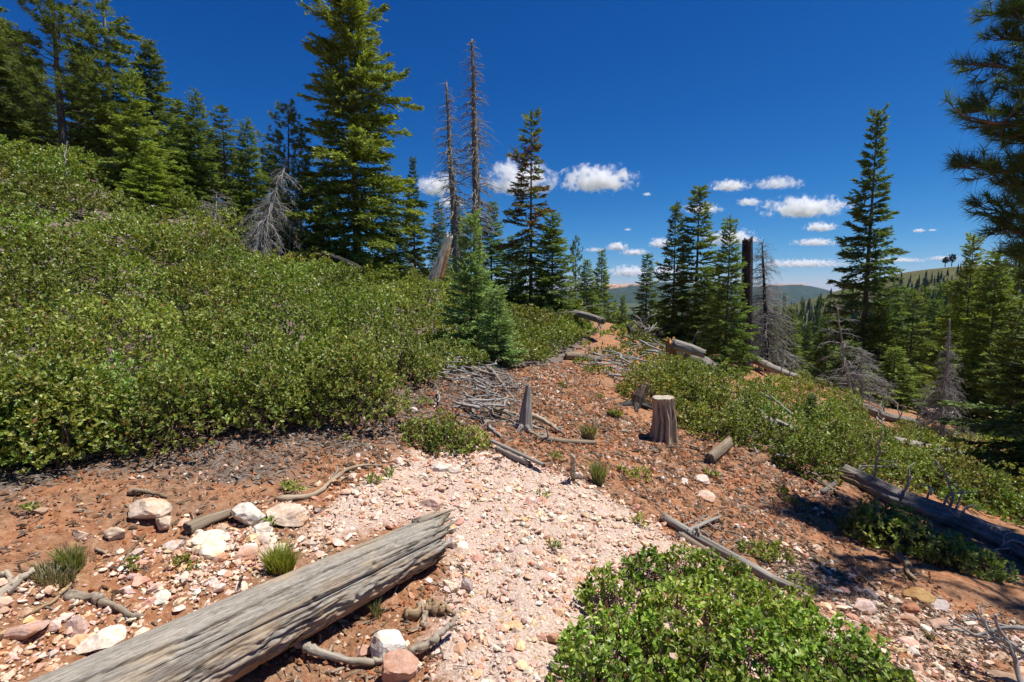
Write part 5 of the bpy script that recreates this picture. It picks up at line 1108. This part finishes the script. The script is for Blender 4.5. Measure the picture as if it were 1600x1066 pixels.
# ================================================================== ROCKS
def rock(label, px, wpx, hpx, col, seed, sink=.25, rz=None, name='rock', group='pale rocks', deep=.8, cuts=9):
    r_ = np.random.default_rng(seed); v = S3[0].copy()
    for _ in range(cuts):
        nn = nrm(r_.normal(size=3)); d = r_.uniform(.42, .78); v -= np.clip(v @ nn - d, 0, None)[:, None] * nn
    v = v * (1 + .10 * fbm(v * 2.6 + seed, 4))[:, None]; v /= np.abs(v).max(0)
    b = G(*px); d = depth_of(b); sx = wpx / 2 / FPX * d; sz_ = hpx / 2 / FPX * d * 1.05
    V = v * np.array([sx, sx * deep, sz_]); a = r_.uniform(-.25, .25) if rz is None else rz
    V = np.stack([V[:, 0] * math.cos(a) - V[:, 1] * math.sin(a), V[:, 0] * math.sin(a) + V[:, 1] * math.cos(a), V[:, 2]], -1)
    V[:, 2] += sz_ * (1 - 2 * min(.45, sink + .13))
    o = MB().add(V, S3[1], col).build(name, M_STONE, origin=np.zeros(3), loc=b, smooth=False); o.location = b
    return tag(o, label, 'rock', group)
WHT = (.68, .63, .56); CRM = (.64, .53, .41); PNK = (.60, .42, .34); TAN = (.58, .44, .33); SAL = (.55, .34, .25)
rock('big white rock in front of the big log, behind the wedge rock', (612, 1022), 66, 50, (.80, .77, .72), 3, .1, 0)
rock('smooth salmon wedge rock at the bottom edge beside the white rock', (620, 1066), 68, 58, SAL, 5, .12, .3, cuts=14)
rock('small salmon stone left of the big white rock', (568, 1020), 26, 22, SAL, 6)
rock('wide flat tan rock with a pale top on the red earth at the left', (228, 806), 76, 36, (.66, .54, .43), 7, .2)
rock('white rock with a notched top left of the tan twin rock', (388, 815), 58, 42, WHT, 8, .15)
rock('tan pointed rock right of the white notched rock', (448, 815), 66, 34, (.68, .55, .43), 9, .15)
rock('cream block rock below the wide flat tan rock', (256, 826), 36, 26, CRM, 10, .15)
rock('pinkish white egg-shaped rock below the cream block', (270, 856), 36, 22, (.74, .66, .60), 11, .15)
rock('pale tan rock left of the cream block', (184, 840), 36, 26, CRM, 12, .2)
rock('long cream slab at the centre of the left stones', (322, 846), 68, 28, (.74, .66, .54), 13, .25)
rock('bright yellowish white slab below the long cream slab', (336, 864), 50, 28, (.80, .73, .58), 14, .25)
rock('small tan rock near the grass at the left edge', (122, 838), 28, 20, TAN, 15)
rock('white rock below the white notched rock', (408, 830), 34, 20, WHT, 16)
rock('pale pink rock with a seedling in front of it', (420, 848), 38, 24, (.70, .58, .48), 17)
rock('wide pink slab behind the bright grass tuft', (428, 866), 56, 24, (.72, .60, .52), 18, .25)
rock('dusty pink rock left of the wide pink slab', (382, 868), 44, 22, PNK, 19, .3)
rock('big mauve pink rock near the left bottom edge', (38, 990), 66, 28, (.52, .38, .33), 20, .3)
rock('long white slab lying against the back of the big log', (156, 1005), 76, 34, (.76, .68, .58), 21, .3, .5)
rock('mauve stone left of the long white slab', (118, 985), 36, 34, (.56, .43, .39), 22)
rock('white oval stone near the left end of the log', (335, 912), 18, 16, (.80, .76, .72), 23)
rock('white angular rock at the top of the gravel', (690, 735), 32, 22, WHT, 24, .15)
rock('flat white rock right of the white angular rock', (712, 738), 26, 13, WHT, 25, .2)
rock('broad pink slab sunk in the gravel above the log', (680, 790), 48, 24, (.60, .44, .37), 26, .35)
rock('pale grey stone beside the splintered end of the log', (704, 855), 22, 26, (.68, .64, .62), 27)
rock('rounded ochre stone at the tip of the log', (704, 827), 18, 16, (.60, .42, .22), 28)
rock('cream egg-shaped stone on the gravel right of the bark chunk', (704, 922), 26, 30, (.74, .62, .47), 29)
rock('mauve splinter of stone right of the cream egg-shaped stone', (730, 925), 20, 34, (.60, .50, .47), 30, .15, .8)
rock('curved white stone at the foot of the grey peg', (906, 748), 16, 22, (.76, .70, .66), 31)
rock('pink flat rock on the red slope below the short split log', (1104, 778), 40, 14, (.62, .47, .37), 32, .25)
rock('white rock on the red slope below the short split log', (1068, 756), 18, 14, WHT, 33)
rock('pale rock cluster piece above the pink flat rock', (1098, 752), 28, 16, (.68, .57, .49), 34)
rock('large pink slab at the right rim of the big bright bush', (1345, 952), 44, 22, (.62, .47, .42), 35, .2)
rock('ochre boulder in the shaded gully', (1436, 938), 44, 24, (.42, .27, .12), 36, .15)
rock('reddish rock below the ochre boulder', (1420, 955), 30, 20, (.42, .20, .12), 37, .15)
rock('flat brown rock under the reddish rock', (1422, 974), 40, 18, (.42, .28, .20), 38, .2)
rock('tan rock right of the flat brown rock', (1462, 980), 38, 22, (.48, .35, .28), 39, .2)
rock('grey flat rock in the gully above the reddish rock', (1360, 932), 26, 16, (.40, .34, .31), 40, .2)
rock('long grey rock right of the ochre boulder', (1470, 950), 34, 16, (.44, .38, .36), 41, .2)
rock('brown rock at the bottom right edge', (1565, 1062), 46, 20, (.40, .28, .20), 42, .2)
rock('white pebble rock on the litter right of the thicket', (645, 643), 16, 10, WHT, 43)
rock('white chip rock beside the small round bush', (628, 680), 12, 9, WHT, 44)
rock('rust coloured stone on the gravel at the left rim of the big bush', (862, 1002), 22, 22, (.48, .27, .17), 45)
rock('orange stone in a mound of red earth on the left edge of the thicket', (60, 800), 28, 12, (.42, .30, .22), 46, .3)

# ================================================================== GRASS AND SMALL PLANTS
def grass(label, px, wpx, hpx, n, col=(.24, .29, .06), dry=.2, seed=1, name='grass_tuft', lean=.35):
    global rng
    keep = rng; rng = np.random.default_rng(seed); b = G(*px); d = depth_of(b); R0 = wpx / 2 / FPX * d; H0 = hpx / FPX * d
    a = rng.uniform(0, 6.28, n); rr = R0 * .62 * np.sqrt(rng.random(n)); x = b[0] + np.cos(a) * rr; y = b[1] + np.sin(a) * rr * .7; z = h(x, y)
    hh = H0 * rng.uniform(.45, 1.1, n); dr = np.stack([np.cos(a), np.sin(a)], -1) * (rr / R0 * lean)[:, None] + rng.normal(0, .16, (n, 2)); w_ = rng.uniform(.0018, .0034, n) * d / 2.6
    T = np.array([0, .5, 1.0]); ctr = np.stack([x[:, None] + dr[:, :1] * hh[:, None] * T ** 1.6, y[:, None] + dr[:, 1:] * hh[:, None] * T ** 1.6, z[:, None] + hh[:, None] * T * (1 - .2 * T)], -1)
    th = rng.uniform(0, 6.28, n); sd = np.stack([np.cos(th), np.sin(th), 0 * th], -1) * w_[:, None]
    V = np.stack([ctr[:, 0] - sd, ctr[:, 0] + sd, ctr[:, 1] + sd * .8, ctr[:, 2], ctr[:, 1] - sd * .8], 1).reshape(-1, 3)
    F = (np.array([[0, 1, 2], [0, 2, 4], [4, 2, 3]])[None] + (np.arange(n) * 5)[:, None, None]).reshape(-1, 3)
    c = np.array(col) * rng.uniform(.7, 1.3, (n, 1)); q = rng.random(n) < dry; c[q] = np.array([.36, .31, .19]) * rng.uniform(.7, 1.2, (q.sum(), 1))
    o = MB().add(V, F, np.repeat(c, 5, 0)).build(name, M_GRASS, origin=b, smooth=False); rng = keep; return tag(o, label, 'grass tuft', 'grass tufts')
grass('bright green grass tuft behind the big log', (438, 892), 62, 52, 620, (.30, .35, .055), .12, 2)
grass('sprawling grass tuft on the red earth near the left edge', (112, 888), 60, 44, 360, (.24, .28, .06), .3, 3)
grass('dry straw and grass patch beside the dark root at the left', (85, 905), 90, 26, 420, (.17, .17, .06), .65, 4, lean=.7)
grass('upright grey-green rabbitbrush tuft beside the grey peg', (934, 756), 26, 46, 300, (.22, .26, .08), .2, 5)
grass('dry pale rabbitbrush tuft left of the sawn stump', (920, 686), 30, 32, 260, (.23, .26, .10), .4, 6)
grass('thin grass tuft in the litter left of the small round bush', (610, 650), 22, 16, 120, (.14, .17, .05), .2, 7)
grass('thin grass in the shade under the big log', (588, 965), 22, 34, 60, (.14, .16, .05), .3, 8)
grass('thin grass tuft on the slope below the bark log', (1452, 1000), 24, 16, 80, (.13, .13, .06), .5, 9)
sg = bush('grey-green sagebrush tuft on the red slope left of the sawn stump', [md(960, 652, .09, .13), md(954, 650, .07, .11), md(967, 653, .07, .10)], leaf=.024, dens=1.3, name='sagebrush', tone=1.15, stems=10, cat='plant')
def sprig(label, px, r_, hh, leaf=.024, cat='plant', tone=1.0):
    return bush(label, [md(px[0], px[1], r_, hh)], leaf=leaf, dens=.8, name='seedling', stems=6, srad=.0025, per=6, group='small seedlings', cat=cat, tone=tone)
for lab, px, r_, hh in (('leafy seedling in the red slope right of the rabbitbrush tuft', (1000, 748), .12, .13), ('small seedling beside the leafy seedling', (972, 738), .05, .12), ('tiny plant in the middle of the gravel', (850, 778), .06, .04), ('thin seedling at the far rim of the big bright bush', (1000, 822), .06, .12), ('small dark plant on the gravel left of the big bright bush', (866, 860), .05, .05),
                        ('seedling beside the white notched rock', (428, 824), .05, .08), ('low seedling among the pink rocks', (418, 848), .05, .06), ('green seedling on the litter above the rocks', (462, 772), .07, .08), ('pair of leaves on the litter beside the green seedling', (448, 768), .05, .06), ('seedling in the stones at the left', (288, 888), .07, .06), ('small seedling in the left gravel', (213, 890), .05, .05), ('single green sprout on the red earth at the left', (45, 806), .05, .09),
                        ('dark seedling on the gravel below the litter', (585, 756), .07, .07), ('little plant on the gravel beside the litter', (607, 745), .06, .06), ('small plant left of the forked driftwood limb', (1195, 870), .12, .10), ('pale seedling right of the splintered driftwood', (1222, 875), .10, .08), ('small leafy shoot beyond the rim of the big bright bush', (1250, 925), .10, .13), ('small plant on the litter left of the brush pile', (668, 632), .08, .06), ('low plant between the litter and the brush pile', (655, 636), .06, .05), ('seedling on the red slope below the slim brown log', (870, 722), .06, .10), ('seedling under the short split log', (1112, 745), .08, .06), ('low plant on the lower red slope', (1220, 770), .08, .06), ('low plant right of the lower red slope plant', (1238, 790), .08, .06), ('small plant at the head of the red slope', (880, 605), .08, .08), ('low plant on the red slope left of the dark stump', (935, 622), .08, .06), ('little sprout in the litter below the thicket', (540, 690), .05, .06)):
    sprig(lab, px, r_, hh)
tag(bush('small low manzanita on the gravel edge below the splintered driftwood', [md(1180, 868, .12, .1), md(1205, 862, .1, .09)], leaf=.03, dens=1.0, name='manzanita_bush', stems=8))

# ================================================================== FAR COUNTRY
def low_trees(name, x, y, hh, rr, col, kind='stuff', tiers=5, k=7, mat=None, label=None, cat=None):
    n = len(x); z = h(x, y); t = np.arange(tiers); th = np.arange(k) / k * 2 * np.pi
    zt = (z[:, None] + hh[:, None] * (.06 + .80 * (t / tiers))[None]); top = zt + hh[:, None] * (.36 - .03 * t)[None]; top[:, -1] = z + hh
    r_ = rr[:, None] * (1 - t / (tiers + .35))[None]
    R3 = r_[..., None] * rng.uniform(.55, 1.2, (n, tiers, k)); a = th + rng.uniform(0, 6, (n, tiers, 1))
    ring = np.stack([x[:, None, None] + R3 * np.cos(a), y[:, None, None] + R3 * np.sin(a), zt[..., None] + hh[:, None, None] * rng.normal(0, .025, (n, tiers, k))], -1)
    tip = np.stack([np.broadcast_to(x[:, None], zt.shape), np.broadcast_to(y[:, None], zt.shape), top], -1)[:, :, None]
    V = np.concatenate([ring, tip], 2).reshape(-1, 3); f = np.array([[j, (j + 1) % k, k] for j in range(k)])
    F = (f[None] + (np.arange(n * tiers) * (k + 1))[:, None, None]).reshape(-1, 3)
    o = MB().add(V, F, np.repeat(col, tiers * (k + 1), 0)).build(name, mat or M_FAR, smooth=False); return tag(o, label, cat, None, kind)
M_FAR = leaf_mat('far_trees', .1, .8, .1)
n = 8500; uu = rng.uniform(860, 1800, n); dd = 40 * (420 / 40.) ** rng.random(n) ** .62
x = (uu - 800) / FPX * dd; y = dd; f_ = fbm(xyz(x / 55., y / 55., 4.), 3); bald = np.exp(-(((x - 345) / 85) ** 2 + ((y - 385) / 70) ** 2))
keep = (f_ > -.32) & (rng.random(n) > bald * 2.2 * (h(x, y) > -8)); x, y, dd, f_ = x[keep], y[keep], dd[keep], f_[keep]
u2 = rng.uniform(1385, 1720, 2600); d2 = rng.uniform(200, 375, 2600); x2 = (u2 - 800) / FPX * d2; kp = (rng.random(2600) > 1.5 * np.exp(-(((x2 - 345) / 80) ** 2 + ((d2 - 385) / 52) ** 2))) & (fbm(xyz(x2 / 26., d2 / 26., 1.), 2) > -.12); x = np.concatenate([x, x2[kp]]); y = np.concatenate([y, d2[kp]]); dd = np.concatenate([dd, d2[kp]]); n = len(x)
hh = rng.uniform(3.2, 9, n) * np.clip(dd / 100, .75, 1.1); col = np.array([.044, .062, .026]) * rng.uniform(.65, 1.5, (n, 1)); lt = rng.random(n) < .22; col[lt] = np.array([.095, .115, .035]) * rng.uniform(.8, 1.2, (lt.sum(), 1))
dead = rng.random(n) < .09; col[dead] = (.26, .24, .225); rr = hh * rng.uniform(.14, .21, n); rr[dead] *= .35
low_trees('valley_forest', x, y, hh, rr, col, tiers=4, k=6)
# the closer valley trees, one by one
k = 0
for u, d, vt, wpx, lab in ((1222, 48, 462, 20, 'just right of the grey dead fir'), (1250, 52, 470, 18, 'with its tip below the distant pink cliff'), (1275, 46, 468, 20, 'in the gap left of the tall lone spruce'), (1308, 50, 470, 18, 'beside the trunk of the tall lone spruce'),
        (1395, 45, 452, 22, 'just right of the tall lone spruce'), (1410, 40, 462, 24, 'below the foot of the bald hill'), (1445, 48, 455, 22, 'under the lone trees of the bald hill'), (1385, 50, 465, 20, 'half hidden by the boughs of the tall lone spruce'),
        (1240, 40, 492, 24, 'above the olive fir right of the grey dead fir'), (1282, 42, 498, 22, 'above the pale aspen patch'), (1320, 40, 492, 24, 'behind the bleached dead boughs'), (1210, 44, 480, 20, 'between the grey dead fir and the olive fir'),
        (960, 40, 470, 20, 'at the crest of the red trail below the pink cliff'), (1022, 42, 478, 20, 'between the thin spire-topped fir and the central clump'), (1475, 45, 442, 24, 'left of the tall yellow-green fir'), (1495, 42, 438, 28, 'touching the tall yellow-green fir')):
    tree('fir_tree', 'small distant fir ' + lab, ('fir1', 'fir2', 'spruce2')[k % 3], u, d, vt, wpx, OL if k % 2 else DK, 'small distant firs on the near side of the valley'); k += 1
# aspen grove
gx = G(1285, 512, 400); n = 260; a = rng.uniform(0, 6.28, n); q = np.sqrt(rng.random(n)); x = gx[0] + np.cos(a) * q * 42; y = gx[1] + np.sin(a) * q * 12
low_trees('aspen_grove', x, y, rng.uniform(2, 3.6, n), rng.uniform(1.0, 1.6, n), np.array([.13, .20, .06]) * rng.uniform(.8, 1.2, (n, 1)), tiers=3)
# two lone trees on the bald hill
for u, lab, s_ in ((1467, 'left of two lone trees on the bald hilltop', .8), (1477, 'right of two lone trees on the bald hilltop', 1.0)):
    dq = np.linspace(300, 520, 60); xq = (u - 800) / FPX * dq; zq = h(xq, dq * _c); el = (zq - 1.6) / dq; j = int(np.argmax(el)); b = np.array([xq[j], dq[j] * _c, zq[j]]); t = empty('lone_tree', b, lab, 'tree', 'lone trees on the bald hilltop')
    H0 = 9 * s_; V, F, wc = tubes(np.array([b - (0, 0, .5), b + (0.2, 0, H0 * .6)]), np.array([.35, .22]), 6); MB().add(V, F, None, wc).build('trunk', M_CHAR, t)
    vq = nrm(rng.normal(size=(260, 3))) * rng.uniform(.5, 1, (260, 1)) * np.array([2.4 * s_, 2.4 * s_, 3.0 * s_]) + b + (.2, 0, H0 * .65); V, F, kk_ = leaves(vq, rng.normal(size=(260, 3)), rng.normal(size=(260, 3)), np.full(260, 1.1), np.full(260, .8)); o = MB().add(V, F, (.035, .045, .02)).build('crown', M_FAR, t); o['kind'] = 'stuff'

def ridge():
    pu = [-900, -300, 300, 880, 930, 955, 985, 1020, 1050, 1100, 1170, 1215, 1250, 1280, 1312, 1400, 1520, 1700, 2500]; pv = [452, 448, 452, 456, 449, 446, 446, 443, 441, 446, 449, 446, 445, 451, 460, 463, 458, 462, 455]
    nu = 700; u = np.linspace(-900, 2500, nu); v = np.interp(u, pu, pv); tz = np.linspace(0, 1, 26); D = 2400 + 1700 * np.minimum(tz / .8, 1) + 900 * np.clip((tz - .8) / .2, 0, 1)
    U, T = np.meshgrid(u, tz); Dm_ = np.broadcast_to(D[:, None], U.shape); X = (U - 800) / FPX * Dm_; Y = Dm_
    ztop = 1.6 + (_s + (533 - v) / FPX * _c) * 4100
    w_ = sstep(0, .8, T) ** .8 * (1 - .5 * sstep(.8, 1, T)); Z = -78 + (ztop[None] + 78) * w_ + 26 * fbm(xyz(X / 330., Y / 420., 2.), 4) * w_ * (1 - .75 * sstep(.55, .8, T)) + 2.5 * noise(xyz(X / 40., Y / 40., 2.))
    C = np.zeros(U.shape + (3,))
    for uc, wu, t0, t1 in ((975, 26, .55, .76), (955, 12, .6, .8), (1225, 34, .70, .82), (1002, 10, .66, .78)):
        C[..., 0] = np.maximum(C[..., 0], (np.abs(U - uc) < wu * (1 + .3 * noise(xyz(U / 9., T * 9, 1.)))) * (T > t0) * (T < t1) * (fbm(xyz(U / 7., T * 12, 3.), 3) > -.25))
    Z = Z + C[..., 0] * 8
    i = np.arange(25)[:, None] * nu; j = np.arange(nu - 1)[None]; F = np.stack([i + j, i + j + 1, i + nu + j + 1, i + nu + j], -1).reshape(-1, 4)
    m, t = newmat('forested_ridge'); N = NT(t); pos = N.n('ShaderNodeNewGeometry').outputs['Position']; sp = N.n('ShaderNodeSeparateColor'); N.l(N.attr('col').outputs['Color'], sp.inputs[0])
    a = N.noise(N.scale(pos, (.02, .02, .02)), 1.0, 8, .72); c = N.ramp(a, [(.36, (.018, .030, .020)), (.54, (.034, .050, .030)), (.72, (.085, .095, .05))])
    cl = N.ramp(N.noise(N.scale(pos, (.03, .03, .10)), 1.0, 6, .7), [(.38, (.30, .14, .085)), (.55, (.55, .33, .22)), (.7, (.66, .47, .36))]); N.out(N.bsdf(N.mix(sp.outputs[0], c, cl), .98, .05, N.bump(a, 18, .8)))
    return tag(MB().add(np.stack([X, Y, Z], -1), F, C.reshape(-1, 3)).build('distant_ridge', m), kind='structure')
ridge()

# ================================================================== CLOUDS
def cloud_mat(asp, seed, dens, soft):
    m, t = newmat('cloud_vapour'); N = NT(t); tc = N.n('ShaderNodeTexCoord').outputs['Object']
    q = N.scale(tc, (asp[0], asp[1], asp[2])); mp = N.n('ShaderNodeMapping'); N.l(q, mp.inputs['Vector']); mp.inputs['Location'].default_value = (seed * 7.3, seed * 3.1, seed)
    ns = N.noise(mp.outputs[0], 1.25, 7, .66, .35)
    ln = N.n('ShaderNodeVectorMath', operation='LENGTH'); N.l(tc, ln.inputs[0])
    sz_ = N.n('ShaderNodeSeparateXYZ'); N.l(tc, sz_.inputs[0])
    low = N.math('MULTIPLY', N.math('MAXIMUM', N.math('SUBTRACT', -.25, sz_.outputs[2]), 0.0), 1.1)
    e = N.math('SUBTRACT', N.math('SUBTRACT', N.math('ADD', .62, N.math('MULTIPLY', N.math('SUBTRACT', ns, .5), 3.7)), ln.outputs['Value']), low)
    mr = N.n('ShaderNodeMapRange'); N.l(e, mr.inputs['Value']); mr.inputs['From Max'].default_value = soft; mr.inputs['To Max'].default_value = dens
    pv = N.n('ShaderNodeVolumePrincipled'); pv.inputs['Color'].default_value = (.995, .995, .995, 1); pv.inputs['Anisotropy'].default_value = .1; N.l(mr.outputs[0], pv.inputs['Density']); N.out(pv.outputs[0], 'Volume'); return m
CLD = [(683, 293, 62, 44, 1.0, 'small white cloud right of the biggest fir'), (815, 284, 120, 66, 1.0, 'white cloud behind the ragged rusty fir'), (935, 283, 126, 50, 1.0, 'brightest and largest free-standing white cloud'), (1140, 292, 66, 22, .8, 'flat cloud above the bright pointed fir'), (1216, 288, 80, 24, .45, 'wispy cloud right of the flat cloud'), (1170, 317, 40, 16, .6, 'small puff below the flat cloud'),
       (1097, 327, 66, 22, .6, 'cloud behind the tallest central fir'), (1258, 327, 140, 42, 1.0, 'long cloud left of the tall lone spruce'), (1282, 356, 52, 19, .9, 'small cloud below the long cloud'), (1274, 380, 78, 16, .7, 'thin cloud level with the middle of the tall spruce'), (1140, 374, 96, 32, .9, 'cloud behind the charred trunk'), (1031, 381, 36, 20, .9, 'small cloud left of the central clump'),
       (964, 387, 36, 17, .9, 'left of two small puffs above the ridge'), (992, 395, 48, 13, .9, 'right of two small puffs above the ridge'), (930, 391, 42, 9, .35, 'faint wisp left of the two small puffs'), (985, 426, 78, 24, .75, 'hazy low cloud over the pink cliff'), (1040, 424, 56, 20, .7, 'hazy low cloud behind the spire-topped fir'), (1255, 413, 170, 17, .8, 'long low cloud bank left of the tall spruce'), (1400, 407, 110, 10, .6, 'low cloud bank right of the tall spruce'), (1475, 404, 60, 9, .5, 'thin low cloud at the hilltop'), (1436, 361, 20, 8, .6, 'tiny lone puff right of the tall spruce'), (1457, 360, 14, 5, .4, 'tiniest wisp right of the lone puff'), (1011, 304, 14, 7, .4, 'tiny wisp right of the largest cloud'), (981, 359, 14, 6, .3, 'tiny wisp above the two small puffs'), (705, 318, 46, 22, .7, 'cloud scrap between the dead spires')]
for i, (u, v, wpx, hpx, dn, lab) in enumerate(CLD):
    dz = _s + (533 - v) / FPX * _c; d = np.clip(900 / dz, 3500, 14000); a, b = wpx / 2 / FPX * d * 1.12, hpx / 2 / FPX * d * 1.18
    me = MB().add(S3[0], S3[1]).mesh('cloud', cloud_mat((a / b * 1.6, 1.6 * max(.8, min(a / b, 1.6)), 1.6), i + 1, dn * 4.6 / b, .55))
    o = bpy.data.objects.new('cloud', me); COL.objects.link(o); o.location = P(u, v, d); o.scale = (a, max(b, min(a, b * 1.6)), b); tag(o, lab, 'cloud', 'white fair-weather clouds')

# ================================================================== AIR
if 1:
    x0, x1, y0, y1, z0, z1 = -9500, 9500, -9500, 9500, -110, 66
    V = np.array([(x, y, z) for x in (x0, x1) for y in (y0, y1) for z in (z0, z1)], float); F = np.array([[0, 1, 3, 2], [4, 6, 7, 5], [0, 4, 5, 1], [2, 3, 7, 6], [0, 2, 6, 4], [1, 5, 7, 3]])
    m, t = newmat('valley_air'); N = NT(t); pv = N.n('ShaderNodeVolumePrincipled'); pv.inputs['Color'].default_value = (.42, .66, 1.0, 1); pv.inputs['Density'].default_value = 5e-5; pv.inputs['Anisotropy'].default_value = .2; N.out(pv.outputs[0], 'Volume')
    tag(MB().add(V, F).build('haze', m, smooth=False), kind='stuff')
